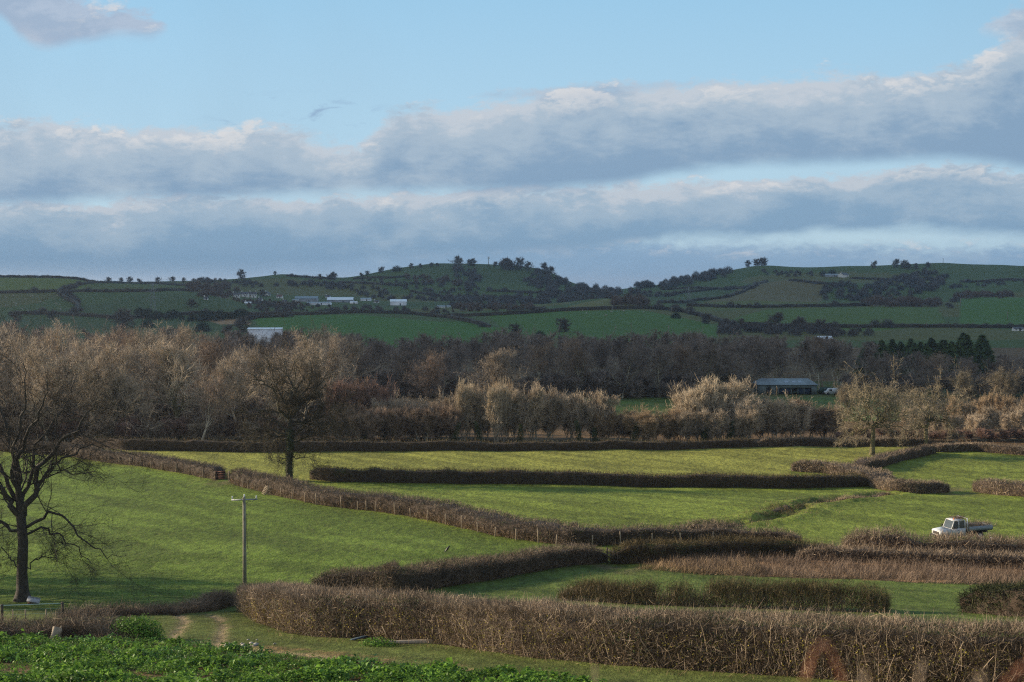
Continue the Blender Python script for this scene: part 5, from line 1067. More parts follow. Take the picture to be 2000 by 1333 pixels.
# ------------------------------------------------------------------ houses
M_LIME = mat('limewashed_wall', (.72, .70, .64), (.55, .54, .50), nscale=.5); M_CREAM = mat('cream_wall', (.50, .46, .38), (.40, .37, .30), nscale=.5); M_SLATE = mat('slate_roof', (.12, .12, .135), (.08, .08, .09), nscale=.7); M_STEELW = mat('pale_steel_sheet', (.85, .86, .88), (.68, .70, .73), nscale=.35, rough=.5); M_GREYW = mat('grey_steel_sheet', (.30, .32, .34), (.22, .24, .26), nscale=.35, rough=.5); M_RT = mat('red_tile_roof', (.20, .10, .07), (.12, .07, .05), nscale=.8)
def house(nm, px, py, wpx, hpx, label, mw, mr_, cat='house', rz=0, roof=.45, ymin=700, depth=None, win=3, chim=1, Y=None, doors=1, group=None):
    q = G(px, py, ymin) if Y is None else None
    if q is None: x = (px - 1000) / F * Y; q = np.array([x, Y, UV(px, py)[1] * Y])
    k = F / q[1]; Wd_ = wpx / k; Ht = hpx / k; hw = Ht * (1 - roof); dp = depth or Wd_ * .5
    e = empty(nm, q, label, cat, group, rz); b_ = Buf(); b_.box(-Wd_ / 2, Wd_ / 2, 0, dp, -4, hw); b_.add([(-Wd_ / 2, 0, hw), (-Wd_ / 2, dp, hw), (-Wd_ / 2, dp / 2, Ht * .99), (Wd_ / 2, 0, hw), (Wd_ / 2, dp, hw), (Wd_ / 2, dp / 2, Ht * .99)], None, [(0, 1, 2), (3, 5, 4)]); link('wall', b_.mesh('wall', mw), e)
    b_ = Buf(); o_ = .3; b_.add([(-Wd_ / 2 - o_, -o_, hw - .1), (Wd_ / 2 + o_, -o_, hw - .1), (Wd_ / 2 + o_, dp / 2, Ht), (-Wd_ / 2 - o_, dp / 2, Ht), (-Wd_ / 2 - o_, dp + o_, hw - .1), (Wd_ / 2 + o_, dp + o_, hw - .1)], [(0, 1, 2, 3), (3, 2, 5, 4)]); rf = link('roof', b_.mesh('roof', mr_), e)
    for i in range(chim): b_ = Buf(); cx_ = (-.4 + .8 * i) * Wd_; b_.box(cx_ - .45, cx_ + .45, dp / 2 - .4, dp / 2 + .4, Ht - .3, Ht + 1.1); link('chimney', b_.mesh('chimney', mw), rf)
    for i in range(win): b_ = Buf(); cx_ = (-.5 + (i + .5) / win) * Wd_; b_.box(cx_ - .5, cx_ + .5, -.04, -.01, hw * .45, hw * .8); link('window', b_.mesh('window', M_GLASS), e)
    if doors: b_ = Buf(); cx_ = Wd_ * .12; b_.box(cx_ - .5, cx_ + .5, -.05, -.012, 0, 2.0); link('door', b_.mesh('door', M_DK), e)
    return e
house('warehouse', 517, 662, 66, 21, 'white metal-clad industrial building rising behind the sunlit wood', M_STEELW, M_STEELW, 'warehouse', .12, .08, Y=640, win=0, chim=0, doors=0, depth=14)
house('cottage', 428, 580, 17, 10, 'small dark-roofed cottage at the left end of the village', M_CREAM, M_SLATE, 'house', .5, .55, win=2)
house('cottage', 461, 582, 14, 10, 'white cottage with a chimney, leftmost of the white terrace', M_LIME, M_SLATE, 'house', .1, .4)
house('cottage', 477, 581, 15, 10, 'white cottage in the middle of the white terrace', M_LIME, M_SLATE, 'house', -.1, .4)
house('cottage', 494, 582, 14, 12, 'taller white cottage at the right end of the white terrace', M_LIME, M_SLATE, 'house', .2, .4, chim=2)
house('cottage', 526, 578, 10, 8, 'white gabled cottage standing apart right of the white terrace', M_LIME, M_SLATE, 'house', 1.2, .5, depth=7)
house('factory', 577, 596, 12, 11, 'cream upright block at the left end of the village sheds', M_LIME, M_GREYW, 'factory building', .1, .15, win=2, chim=0, depth=8)
house('factory', 598, 590, 44, 11, 'long grey-roofed shed behind the cream block', M_GREYW, M_TIN, 'factory building', .05, .4, win=0, chim=0, depth=14)
house('factory', 622, 596, 46, 6, 'low flat pale shed in front of the grey-roofed shed', M_STEELW, M_GREYW, 'factory building', -.04, .3, win=0, chim=0, depth=10)
house('factory', 664, 591, 50, 10, 'long pale-roofed warehouse in the middle of the village', M_GREYW, M_STEELW, 'factory building', .03, .5, win=0, chim=0, depth=14)
house('factory', 714, 588, 20, 6, 'small pale shed right of the long pale-roofed warehouse', M_STEELW, M_GREYW, 'factory building', .0, .4, win=0, chim=0, depth=8)
house('factory', 778, 597, 32, 12, 'white warehouse with a pale roof at the right end of the village', M_STEELW, M_STEELW, 'factory building', .08, .35, win=0, chim=0, depth=12)
for px_, py_, w_, h_, mr2, lb_ in ((441, 583, 9, 7, M_SLATE, 'tiny white house left of the white terrace'), (508, 588, 9, 6, M_SLATE, 'tiny cream house below the white gabled cottage'), (545, 583, 12, 7, M_RT, 'red-roofed house between the white terrace and the village sheds'), (556, 592, 8, 6, M_SLATE, 'tiny white house left of the cream block'), (484, 595, 12, 5, M_STEELW, 'pale low shed in the trees below the white terrace'),
                                 (640, 583, 10, 6, M_SLATE, 'small white house above the pale flat shed'), (690, 594, 14, 5, M_STEELW, 'low pale shed under the long pale-roofed warehouse'), (735, 592, 10, 5, M_SLATE, 'small pale house left of the rightmost white warehouse'), (868, 601, 26, 4, M_GREYW, 'long low dark shed right of the rightmost white warehouse'), (402, 586, 8, 6, M_SLATE, 'lone white house left of the village')):
    house('cottage', px_, py_, w_, h_, lb_, M_LIME, mr2, 'house', .3 * math.sin(px_), .45, win=2 if w_ < 13 else 0, chim=1 if w_ < 13 else 0)
house('greenhouse_shed', 1612, 668, 26, 11, 'small pale-roofed building poking out of the wood', M_LIME, M_STEELW, 'building', -.1, .5, Y=600, win=1, chim=0, depth=6)
house('cottage', 1990, 647, 20, 8, 'small white building by the hedge at the right edge', M_LIME, M_SLATE, 'house', .1, .4, win=2, chim=0)
house('barn', 1627, 541, 28, 6, 'long low grey barn below the dark conifers on the right hill', M_GREYW, M_GREYW, 'barn', .0, .4, win=0, chim=0, depth=10)
house('farmhouse', 1653, 542, 15, 9, 'white gabled farmhouse beside the grey barn on the right hill', M_LIME, M_SLATE, 'house', .6, .5, win=2, depth=10)
house('cottage', 1888, 551, 8, 5, 'tiny pale cottage in the trees of the far right hill', M_CREAM, M_SLATE, 'house', .3, .5, win=1, chim=0)

# ------------------------------------------------------------------ poles, pylons, mast
def tpole(px, py, top, label, grp=None):
    q = G(px, py, 600); h = (py - top) / (F / q[1]); b_ = Buf(); b_.tube([(0, 0, -.5), (0, 0, h)], [.30, .22], 6); b_.bar((-1.1, 0, h - .5), (1.1, 0, h - .5), .16); tag(link('telegraph_pole', b_.mesh('telegraph_pole', M_POLE), None, q), label, 'pole', grp)
for px, py, tp, lb in ((1876, 598, 583, 'thin pole at the corner of the far right field below the scrub'), (1968, 624, 609, 'thin pole in the far right field near the picture edge'), (1721, 634, 623, 'thin pole on the hedge line right of the lone bushes'), (1518, 648, 632, 'thin pole beside the bare tree in the far field'), (1306, 650, 636, 'thin pole in front of the far central field'), (1312, 612, 601, 'thin pole above the dark round bush on the far hedge'), (1196, 606, 596, 'thin pole on the crest of the small central mound'), (987, 650, 640, 'thin pole at the right of the front far field'), (694, 588, 573, 'thin pole beside the long pale-roofed warehouse')): tpole(px, py, tp, lb)
def pylon(px, py, top, label, wf=1.0):
    q = G(px, py, 600); h = (py - top) / (F / q[1]); e = empty('pylon', q, label, 'pylon'); b_ = Buf(); w0, w1 = h * .09 * wf, h * .018
    lv = np.linspace(0, 1, 8); wz = lambda t: w0 * (1 - t) + w1 * t
    for a in range(4):
        sx_, sy_ = ((-1, -1), (1, -1), (1, 1), (-1, 1))[a]; nx, ny_ = ((1, -1), (1, 1), (-1, 1), (-1, -1))[a]
        for i in range(7):
            t0, t1 = lv[i], lv[i + 1]; b_.bar((sx_ * wz(t0), sy_ * wz(t0), t0 * h), (sx_ * wz(t1), sy_ * wz(t1), t1 * h), .16); b_.bar((sx_ * wz(t0), sy_ * wz(t0), t0 * h), (nx * wz(t1), ny_ * wz(t1), t1 * h), .09)
    link('lattice_tower', b_.mesh('lattice_tower', M_GREYW), e)
    for z, ww in ((.97, .17), (.72, .24), (.48, .22)):
        b_ = Buf(); 
        for s_ in (-1, 1): b_.bar((0, 0, z * h + h * .035), (s_ * ww * h, 0, z * h), .14); b_.bar((0, 0, z * h), (s_ * ww * h, 0, z * h), .14)
        a_ = link('cross_arm', b_.mesh('cross_arm', M_GREYW), e)
        for s_ in (-1, 1): b_ = Buf(); b_.tube([(s_ * ww * h, 0, z * h - .1), (s_ * ww * h, 0, z * h - h * .14)], .13, 6); link('insulator', b_.mesh('insulator', M_GREYW), a_)
pylon(299, 610, 554, 'lattice electricity pylon with pale insulators below the left ridge'); pylon(1345, 588, 562, 'small distant pylon between the central and right hills')
q = G(954, 520, 1700); h = 18 / (F / q[1]); e = empty('radio_mast', q, 'short radio mast with antennas on top of the central hill', 'mast'); b_ = Buf(); b_.tube([(0, 0, -1), (0, 0, h)], [.45, .30], 8); link('pole', b_.mesh('pole', M_POLE), e)
for a in range(3): b_ = Buf(); c_, s_ = math.cos(a * 2.1), math.sin(a * 2.1); b_.bar((c_ * 1.3, s_ * 1.3, h - 2.8), (c_ * 1.3, s_ * 1.3, h + .3), .6); b_.bar((0, 0, h - 1.5), (c_ * 1.3, s_ * 1.3, h - 1.5), .2); link('antenna', b_.mesh('antenna', M_STEELW), e)
tpole(1842, 516, 505, 'thin mast on the crest of the right hill')
# sheep: each one a small white animal grazing
M_FLEECE = mat('fleece', (.42, .40, .34), (.30, .28, .24), nscale=3); b_ = Buf()
b_.tube([(-.62, 0, .62), (-.5, 0, .66), (-.2, 0, .68), (.2, 0, .68), (.42, 0, .66), (.55, 0, .55), (.72, 0, .38), (.86, 0, .22), (.93, 0, .15)], [.08, .24, .31, .30, .24, .15, .12, .09, .05], 10)
for sx_ in (-.4, .35):
    for sy_ in (-.14, .14): b_.tube([(sx_, sy_, .55), (sx_ + .03, sy_, .3), (sx_, sy_, 0)], [.07, .045, .035], 6)
b_.tube([(-.62, 0, .68), (-.70, 0, .5)], [.05, .03], 5); SHM = b_.mesh('sheep', M_FLEECE, True); rs = random.Random(4)
for i in range(44):
    if i < 34: px, py = rs.uniform(5, 128), rs.uniform(576, 612); g_ = 'white sheep grazing on the far left slope'
    elif i < 40: px, py = rs.uniform(1130, 1260), rs.uniform(608, 618); g_ = 'white sheep in the field under the central mound'
    else: px, py = rs.uniform(740, 830), rs.uniform(573, 584); g_ = 'white sheep above the village'
    o = link('sheep', SHM, None, G(px, py, 700)); o.rotation_euler = (0, 0, rs.uniform(0, 6)); tag(o, g_, 'sheep', g_ + ' flock'); o.scale = (1.15,) * 3

# ------------------------------------------------------------------ far trees
FV = [tree_meshes('far_tree%d' % i, 140 + i, H=12, r0=.3, fork=.14, limbs=14, ang=56, spread=.46, trop=.06, sub=(6, 5, 4), tw=.17, wig=.2, mt=M_BARK, mc=M_FARTREE, twl=1.3, twtrop=.1) for i in range(4)]
def joined(ms, nm):
    b_ = Buf()
    for mi_, me in enumerate(ms[:2]):
        v = np.empty(len(me.vertices) * 3, np.float32); me.vertices.foreach_get('co', v); L_ = np.empty(len(me.loops), np.int32); me.loops.foreach_get('vertex_index', L_); b_.add(v.reshape(-1, 3), L_.reshape(-1, 4), m=mi_)
    return b_.mesh(nm, [M_BARK, M_FARTREE])
FJ = [joined(m_, 'far_tree_mesh%d' % i) for i, m_ in enumerate(FV)]
FH_ = [thgt(m_) for m_ in FV]
def puff(seed, dark=False, n=560):
    r = np.random.default_rng(seed); d = nrm(r.normal(size=(n, 3))); d[:, 2] = np.abs(d[:, 2]); q = d * (.3 + .6 * r.random((n, 1))**.6) * np.array([3.6, 3.6, 6.]) + np.array([0, 0, .6]); b_ = Buf(); b_.add(*ribbons(q, nrm(d + r.normal(size=(n, 3)) * .6 + np.array([0, 0, .4])), 2.0, .17, .35, r=r)); b_.tube([(0, 0, -1), (0, 0, 4)], [.3, .1], 5, cap=False); return b_
PV = [puff(150 + i) for i in range(4)]
PM_ = [p.mesh('far_bush_mesh%d' % i, M_FARTREE) for i, p in enumerate(PV)]
def fartree(px, py, hpx, label, grp=None, kind=0, w=1.0, ymin=900, m=None, cat='tree', nm='hill_tree'):
    q = G(px, py, ymin); h = hpx / (F / q[1]); me = FJ[int(px) % 4] if kind == 0 else PM_[int(px) % 4]; s = h / (FH_[int(px) % 4] if kind == 0 else 7.4); o = link(nm, me, None, q - np.array([0, 0, h * .13])); o.scale = (s * w, s * w, s); o.rotation_euler = (0, 0, px * 1.7)
    if m:
        k_ = len(o.material_slots) - 1; o.material_slots[k_].link = 'OBJECT'; o.material_slots[k_].material = m
    tag(o, label, cat, grp)
for a in [
    (470, 546, 22, 'lone round-headed tree on the skyline left of the small green hill'), (538, 537, 8, 'small skyline bush on the crest of the small green hill'),
    (215, 553, 13, 'leftmost bushy tree on the left skyline right of the field corner'), (238, 553, 12, 'thin pale tree, second in the left skyline row'), (254, 553, 14, 'taller pale tree, third in the left skyline row'), (276, 554, 11, 'broad low tree, fourth in the left skyline row'), (309, 552, 12, 'dark round tree, fifth in the left skyline row'),
    (337, 552, 13, 'spiky tree on the left skyline before the lone round-headed tree'), (358, 552, 11, 'low round tree on the left skyline'), (378, 552, 9, 'small tree at the end of the left skyline row'), (160, 548, 6, 'tiny bush on the left ridge where two hedges meet'), (38, 543, 6, 'low bush on the skyline near the left picture edge'),
    (655, 547, 18, 'dark tree clump between the small green hill and the central hill'), (640, 547, 14, 'tree left of the dark clump beside the central hill'), (626, 546, 12, 'outermost tree left of the dark clump beside the central hill'),
    (740, 534, 14, 'rounded tree on the left shoulder of the central hill'), (720, 538, 10, 'small tree on the left shoulder of the central hill'), (708, 541, 9, 'lowest tree on the left shoulder of the central hill'),
    (802, 524, 11, 'bushy tree right of the dark evergreens on the central hill'), (822, 523, 9, 'low bush on the crest of the central hill'), (840, 521, 9, 'second low bush on the crest of the central hill'), (855, 520, 7, 'third low bush on the crest of the central hill'),
    (899, 521, 24, 'tallest tree left of the radio mast on the central hill'), (915, 519, 14, 'small tree right of the tallest tree left of the mast'), (926, 519, 16, 'dark round tree nearest the radio mast'),
    (968, 520, 10, 'low tree immediately right of the radio mast'), (985, 525, 22, 'broad tree in the clump right of the mast'), (995, 527, 26, 'tall tree in the middle of the clump right of the mast'), (1004, 527, 24, 'ivied upright tree at the right of the clump right of the mast'), (1016, 526, 26, 'tall slender tree beside the clump right of the mast'), (1033, 529, 20, 'rounded tree right of the slender tree on the central hill'),
    (1066, 537, 26, 'big bare tree on the descending right shoulder of the central hill'), (1077, 541, 24, 'dark ivied tree right of the big bare tree on the central hill'), (1136, 559, 9, 'small lone tree low on the right shoulder of the central hill'),
    (1462, 520, 15, 'leftmost of the windswept trees on the right hill'), (1476, 519, 16, 'second windswept tree on the right hill'), (1487, 519, 16, 'third windswept tree on the right hill'), (1496, 519, 18, 'rightmost and tallest of the windswept trees on the right hill'),
    (1704, 523, 15, 'lone round tree on the right skyline'), (1748, 522, 18, 'round tree heading the dark clump on the right skyline'), (1760, 524, 18, 'tree inside the dark clump on the right skyline'), (1775, 526, 16, 'tree at the right of the dark clump on the right skyline'), (1790, 526, 13, 'small tree trailing the dark clump on the right skyline'), (1815, 523, 12, 'last small tree of the right skyline clump')]:
    fartree(*a, w=1.25 if a[2] < 15 else 1.05, ymin=1500 if a[0] > 200 else 1200)
fartree(775, 530, 14, 'dark evergreen clump on the left of the central hilltop', kind=1, w=1.5, ymin=1600, m=M_FARDARK)
fartree(1625, 538, 14, 'dark evergreen block behind the grey barn on the right hill', kind=1, w=1.3, ymin=1600, m=M_FARDARK); fartree(1608, 538, 12, 'dark evergreen left of the block behind the grey barn', kind=1, w=1.2, ymin=1600, m=M_FARDARK)
for a in [(1320, 622, 16, 'dark round evergreen bush on the hedge of the far central field', 1, M_FARDARK), (1372, 632, 22, 'dark bare bush on the hedge right of the round evergreen', 0, None), (1508, 640, 34, 'open bare tree standing in the far field right of centre', 0, None), (1450, 640, 20, 'faint grey tree left of the open bare tree', 0, None), (1418, 640, 20, 'faint grey bush on the far hedge right of centre', 0, None),
          (1108, 648, 30, 'dark bushy tree in front of the far central field', 0, None), (1012, 655, 26, 'broad grey tree left of the dark bushy tree', 0, None), (1555, 645, 30, 'brown tree right of the open bare tree', 0, None), (1600, 648, 28, 'pale brown tree by the pale-roofed building', 0, None),
          (235, 640, 42, 'tall dim tree behind the sunlit wood below the pylon', 0, None), (105, 625, 22, 'dim tree on the lower edge of the sheep field', 0, None), (30, 628, 24, 'dim tree at the left picture edge below the sheep', 0, None), (288, 640, 22, 'small dark fir behind the sunlit wood', 1, M_FARDARK), (395, 648, 26, 'dark evergreen tree left of the white industrial building', 1, M_FARDARK), (470, 650, 34, 'bare tree beside the white industrial building', 0, None), (440, 655, 24, 'brown tree left of the white industrial building', 0, None),
          (585, 655, 14, 'dark bush at the right end of the white industrial building', 1, M_FARDARK), (1055, 660, 18, 'dark green holly in the shaded wood top', 1, M_FARDARK), (375, 600, 18, 'round grey tree left of the village', 0, None), (515, 580, 16, 'round tree behind the white terrace', 0, None)]:
    fartree(a[0], a[1], a[2], a[3], kind=a[4], w=1.25, ymin=700, m=a[5])
# masses of scrub and far woods on the hills
def mass(name, poly, n, hpx, label, m=M_FARTREE, ymin=900, seed=1, ymax=99999):
    P, r = scatter(poly, n, ymin, seed); b_ = Buf(); V0 = [np.concatenate(p.V) for p in PV]; Q0 = [np.concatenate(p.Q) for p in PV]
    for k, (x, y, z) in enumerate(P):
        i = k % 4; h = hpx / (F / y) * r.uniform(.6, 1.25); s = h / 7.4; sw = s * r.uniform(.9, 1.4); a = r.random() * 6.28; v = V0[i]; c_, s_ = math.cos(a), math.sin(a)
        b_.add(np.column_stack([(v[:, 0] * c_ - v[:, 1] * s_) * sw + x, (v[:, 0] * s_ + v[:, 1] * c_) * sw + y, v[:, 2] * s + z]), Q0[i])
    tag(link(name, b_.mesh(name, m)), label, 'wood', kind='stuff')
M_FWB = mat('blue_brown_scrub', (.15, .135, .125), (.07, .066, .064), isl=True); M_FWR = mat('russet_scrub', (.20, .145, .11), (.09, .07, .058), isl=True); M_FWG = mat('dark_green_scrub', (.05, .065, .036), (.028, .036, .024), isl=True)
for i, (poly, n, h, lb, m_, ym) in enumerate([
    ([(1085, 548), (1160, 566), (1215, 570), (1210, 590), (1100, 592), (1030, 598), (900, 596), (860, 585), (960, 585), (1060, 572)], 210, 12, 'dark wood filling the valley right of the central hill', M_FWB, 1290),
    ([(1040, 530), (1100, 549), (1150, 562), (1060, 566), (1020, 556)], 50, 10, 'scrub down the right shoulder of the central hill', M_FWB, 1600),
    ([(880, 525), (930, 530), (940, 560), (960, 585), (900, 588), (895, 555)], 50, 10, 'strip of scrub running down the face of the central hill', M_FWB, 1500),
    ([(790, 540), (900, 545), (900, 560), (800, 555)], 45, 8, 'low scrub across the middle of the central hill', M_FWR, 1500),
    ([(700, 565), (880, 560), (960, 590), (800, 590), (700, 580)], 70, 9, 'scrubby hedgerows below the central hill', M_FWB, 1290),
    ([(500, 592), (640, 600), (860, 606), (900, 612), (700, 612), (500, 614)], 110, 9, 'bare trees in front of the village sheds', M_FWB, 1000),
    ([(360, 560), (440, 556), (470, 575), (430, 588), (380, 580)], 45, 14, 'bare trees left of the white terrace', M_FWR, 1200),
    ([(450, 585), (560, 585), (600, 600), (470, 604)], 45, 8, 'russet trees in front of the white terrace', M_FWR, 1100),
    ([(270, 612), (480, 614), (480, 622), (270, 624)], 60, 14, 'dark trees along the lane below the pylon', M_FWG, 900),
    ([(1240, 560), (1300, 552), (1420, 530), (1425, 540), (1330, 562), (1250, 566)], 75, 12, 'row of dark trees climbing the left shoulder of the right hill', M_FWB, 1600),
    ([(1600, 560), (1700, 560), (1750, 545), (1800, 530), (1850, 540), (1830, 570), (1700, 592), (1610, 592)], 150, 12, 'dark wooded combe below the right skyline', M_FWB, 1400),
    ([(1680, 590), (1830, 592), (1835, 600), (1690, 601)], 60, 16, 'brown trees along the top of the far right field', M_FWR, 1150),
    ([(1830, 575), (1870, 590), (1880, 650), (1840, 650)], 55, 14, 'tree-lined hedge between the two far right fields', M_FWB, 800),
    ([(1860, 578), (1975, 578), (1975, 584), (1870, 588)], 50, 12, 'brown trees along the top of the field at the right edge', M_FWR, 1150),
    ([(1190, 590), (1260, 592), (1265, 606), (1200, 600)], 28, 16, 'brown thicket beside the small central mound', M_FWR, 1100),
    ([(1850, 555), (2300, 552), (2300, 562), (1850, 566)], 50, 8, 'hedgerow trees across the far right hillside', M_FWB, 1400),
    ([(380, 548), (460, 549), (560, 560), (480, 562), (390, 556)], 45, 8, 'scrub along the ridge behind the village', M_FWB, 1400),
    ([(700, 548), (780, 552), (860, 556), (880, 562), (760, 560)], 40, 7, 'scrub lines on the upper left flank of the central hill', M_FWB, 1500),
    ([(640, 556), (700, 560), (700, 572), (640, 566)], 26, 9, 'copse left of the foot of the central hill', M_FWB, 1500),
    ([(900, 600), (1040, 600), (1060, 606), (960, 610), (880, 606)], 60, 10, 'trees along the lane below the central hill', M_FWR, 1000),
    ([(1080, 600), (1180, 592), (1200, 586), (1100, 592)], 24, 10, 'trees behind the small central mound', M_FWB, 1290),
    ([(1230, 570), (1290, 575), (1290, 582), (1230, 580)], 30, 9, 'trees in the dip between the two hills', M_FWB, 1290),
    ([(1480, 530), (1560, 534), (1620, 536), (1600, 542), (1500, 540)], 26, 6, 'low scrub under the crest of the right hill', M_FWB, 1600),
    ([(560, 552), (640, 552), (660, 560), (560, 560)], 30, 8, 'trees behind the village sheds', M_FWB, 1450),
    ([(1400, 640), (1700, 650), (1700, 660), (1400, 656)], 60, 16, 'hedgerow trees behind the shaded wood', M_FWB, 750),
    ]): mass('hill_scrub', poly, n, h, lb, m_, ym, 200 + i)
# far hedges
FH = [([(-100, 543), (0, 542), (90, 543), (150, 546), (188, 553)], 'hedge along the crest of the left ridge', 1300), ([(-100, 576), (0, 574), (60, 573), (118, 571)], 'hedge across the left slope above the sheep', 1100), ([(185, 554), (150, 560), (130, 566), (118, 572), (130, 583), (150, 592), (158, 600), (152, 612)], 'hedge winding down the left slope between the sheep field and the pylon field', 900),
      ([(125, 572), (200, 571), (300, 571), (372, 569)], 'hedge above the pylon field', 1100), ([(30, 614), (100, 615), (170, 619), (240, 626)], 'hedge at the foot of the sheep field', 900), ([(190, 554), (300, 555), (372, 560)], 'hedge below the left skyline row', 1300),
      ([(240, 624), (300, 620), (400, 613), (500, 616), (600, 616), (700, 612), (800, 614), (870, 621), (950, 640)], 'long dark hedge above the front far field', 900), ([(850, 620), (950, 618), (1050, 612), (1150, 606), (1250, 604), (1300, 606), (1380, 622), (1440, 640)], 'hedge curving over the field below the central mound', 900),
      ([(1340, 598), (1400, 601), (1500, 602), (1600, 600), (1700, 598)], 'hedge between the pale strip and the far right-hand field', 1000), ([(1440, 638), (1550, 640), (1700, 641), (1850, 640), (2100, 642)], 'hedge along the foot of the far right fields', 800), ([(1290, 592), (1360, 588), (1420, 582), (1475, 560), (1500, 550)], 'hedge climbing the left side of the brown mound', 1200),
      ([(1290, 567), (1400, 566), (1470, 565)], 'hedge across the slope below the climbing trees', 1500), ([(1300, 580), (1345, 572), (1400, 566)], 'short slanting hedge below the climbing trees', 1500), ([(1540, 549), (1600, 556), (1650, 560)], 'hedge over the top of the brown mound', 1400),
      ([(660, 553), (720, 556), (790, 560)], 'upper hedge on the left flank of the central hill', 1500), ([(690, 546), (760, 545), (800, 541)], 'highest hedge on the left flank of the central hill', 1500), ([(960, 570), (1020, 573), (1075, 574)], 'hedge crossing the lower face of the central hill', 1500), ([(800, 570), (900, 585), (930, 598)], 'slanting hedge above the village warehouse', 1250),
      ([(880, 598), (960, 604), (1060, 606)], 'hedge below the valley wood', 1000), ([(1660, 545), (1740, 548), (1800, 555)], 'hedge under the right skyline clump', 1600), ([(560, 540), (600, 543), (640, 545)], 'hedge on the small green hill', 1600), ([(1880, 552), (2000, 550), (2150, 549)], 'hedge across the far right hillside', 1600), ([(560, 620), (500, 622), (470, 630)], 'hedge above the ploughed corner', 800)]
V0 = [np.concatenate(p.V) for p in PV]; Q0 = [np.concatenate(p.Q) for p in PV]; b_ = Buf(); rq = np.random.default_rng(321)
for pts, lb, ym in FH:
    if 'crest' in lb or 'skyline' in lb or 'highest' in lb: continue
    q_, s_, L_ = path3(pts, 7, ym)
    for k in range(len(q_)):
        if vn(s_[k] / 40., 0 * s_[k], int(pts[0][0]) + 7) < .42 or rq.random() < .45: continue
        h = rq.uniform(2.5, 6.5) ; s1 = h / 7.4; a = rq.random() * 6.28; v = V0[k % 4]; c_, n_ = math.cos(a), math.sin(a); x, y = q_[k, 0] + rq.normal() * 2, q_[k, 1] + 1.5 + rq.normal() * 2
        b_.add(np.column_stack([(v[:, 0] * c_ - v[:, 1] * n_) * s1 * 1.3 + x, (v[:, 0] * n_ + v[:, 1] * c_) * s1 * 1.3 + y, v[:, 2] * s1 + float(gz(x, y)) - .3]), Q0[k % 4])
tag(link('hedgerow_scrub', b_.mesh('hedgerow_scrub', M_FWB)), 'bushes grown up along the hedges of the far hills', 'scrub', kind='stuff')
for pts, lb, ym in FH: hedge(pts, 2.6, 3.2, lb, M_FARTREE, n=700, tl=1.6, tw=.4, core=.95, ymin=ym, ds=6, rough=.8, hv=.3, mcore=M_FHEDGE, name='hill_hedge', cat='hedge')

# ------------------------------------------------------------------ blurred plumes right under the lens
M_PLUME = mat('russet_plume', (.48, .20, .10), (.34, .14, .08), isl=True); M_PLUMEP = mat('straw_plume', (.50, .38, .26), (.36, .26, .17), isl=True)
r = np.random.default_rng(90)
for pts, m_, wd, Y, lb in (([(1570, 1420), (1572, 1330), (1590, 1275), (1606, 1254), (1625, 1275), (1645, 1320), (1665, 1400)], M_PLUME, .003, .82, 'bent russet plume arching close to the lens'), ([(1670, 1450), (1680, 1340), (1690, 1315)], M_PLUMEP, .0028, .85, 'short straw plume beside the arching russet plume'),
                           ([(1790, 1460), (1795, 1330), (1800, 1298)], M_PLUMEP, .004, .8, 'straw plume between the two russet plumes'), ([(1880, 1460), (1905, 1340), (1925, 1318)], M_PLUMEP, .0035, .85, 'low straw plume left of the corner plume'), ([(1940, 1460), (1965, 1330), (2000, 1300), (2040, 1285)], M_PLUME, .004, .8, 'russet plume leaning out of the right bottom corner'), ([(1165, 1420), (1163, 1345), (1162, 1300)], M_PLUMEP, .002, 1.3, 'faint straw blade standing close to the lens at the bottom centre')):
    P0 = at(*pts[0], Y); base = np.array([P0[0] - .03, Y, float(gz(P0[0], Y))]); P = plin([at(a, b2, Y + .01 * i) for i, (a, b2) in enumerate(pts)], 12); e = empty('plume_grass', base, lb, 'grass plume')
    b_ = Buf(); b_.tube(np.concatenate([[base], P]) - base, .0007, 5); link('stalk', b_.mesh('stalk', m_), e)
    n = 16 if wd > .002 else 12; i = r.integers(len(P) // 6, len(P), n); D = nrm(np.gradient(P, axis=0)[i] + r.normal(size=(n, 3)) * .004); b_ = Buf(); b_.add(*ribbons(P[i] - base + r.normal(size=(n, 3)) * wd * .25, nrm(D + r.normal(size=(n, 3)) * .5), wd * 1.5, .0012, .3, r=r)); link('seed_head', b_.mesh('seed_head', m_), e)

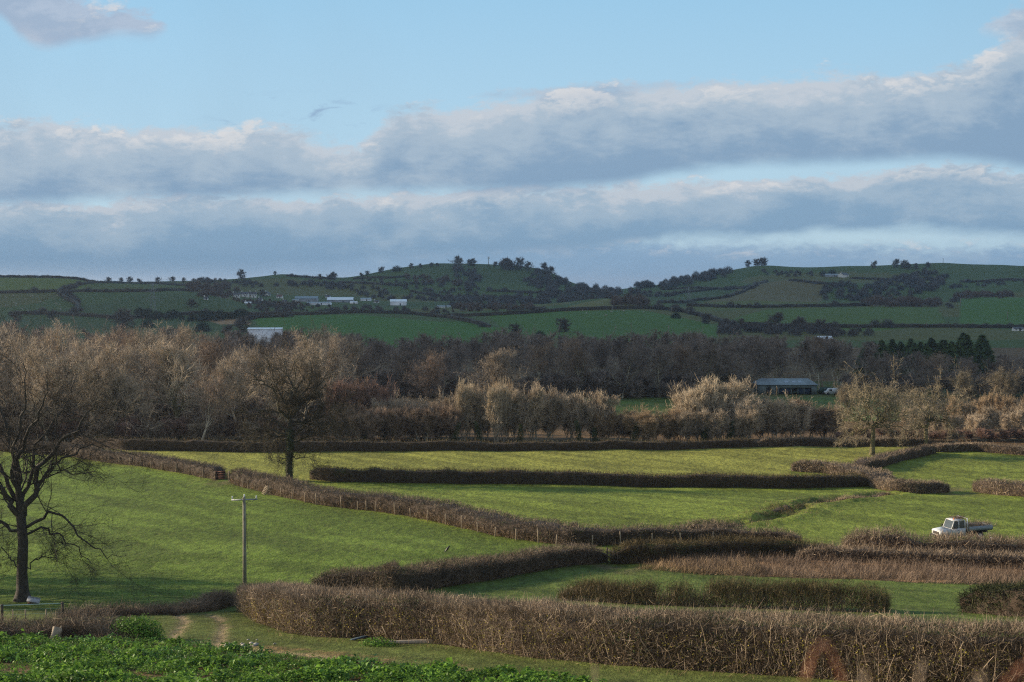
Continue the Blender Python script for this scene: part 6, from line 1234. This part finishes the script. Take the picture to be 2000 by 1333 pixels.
# ------------------------------------------------------------------ unseen cloud slab, shaped to drop its shade on the wood and hills
sh = [(-900, 700), (-320, 470), (-75, 445), (-45, 345), (60, 325), (500, 318), (2500, 330), (3200, 3600), (-1800, 3600), (-1800, 1300)]
Hc = 1500.; off = SUNV / SUNV.z * (Hc + 28); poly = [(x + off.x, y + off.y) for x, y in sh]
r = np.random.default_rng(99); edge = plin([(*p, 0) for p in poly + poly[:1]], 24)[:, :2]; n = len(edge); cen = edge.mean(0)
rings = [(1.0, 0), (1.002, 8), (.98, 22), (.92, 40), (.8, 60), (.5, 80)]; V = []
for f_, z in rings:
    p = cen + (edge - cen) * f_; wob = fbm(p[:, 0] / 120, p[:, 1] / 120, 3, 3) - .45; hz = z * (1 + 1.2 * wob); p = p + np.array([[SUNV.x, SUNV.y]]) / SUNV.z * hz[:, None]; V.append(np.column_stack([p, Hc + hz]))
V = np.concatenate(V + [[[cen[0], cen[1], Hc + 90], [cen[0], cen[1], Hc - 5]]]); qd = [(k * n + i, k * n + (i + 1) % n, (k + 1) * n + (i + 1) % n, (k + 1) * n + i) for k in range(len(rings) - 1) for i in range(n)]
K5 = (len(rings) - 1) * n; tr = [(K5 + i, K5 + (i + 1) % n, len(V) - 2) for i in range(n)] + [((i + 1) % n, i, len(V) - 1) for i in range(n)]
tag(link('shade_clouds', mesh('shade_clouds', V, qd, tr, mats=mat('shade_cloud', (.8, .8, .82)), smooth=True)), kind='stuff', label='unseen cloud slab on the left, shaped to shade the hills', cat='shade_clouds')

# ------------------------------------------------------------------ haze
if HAZE:
    b_ = Buf(); x1 = 15000.; b_.box(-x1, x1, -200, 14500, float(Z.min()) - 1.0, 75.); m_ = bpy.data.materials.new('haze'); m_.use_nodes = True; T = NT(m_.node_tree); T.N.clear(); o_ = T.new('ShaderNodeOutputMaterial'); pv = T.new('ShaderNodeVolumePrincipled')
    pv.inputs['Color'].default_value = (.72, .82, 1, 1); pv.inputs['Density'].default_value = HAZE; pv.inputs['Anisotropy'].default_value = .65; T.L.new(pv.outputs[0], o_.inputs['Volume']); tag(link('haze', b_.mesh('haze', m_)), kind='stuff', label='thin blue haze over the valley', cat='haze')
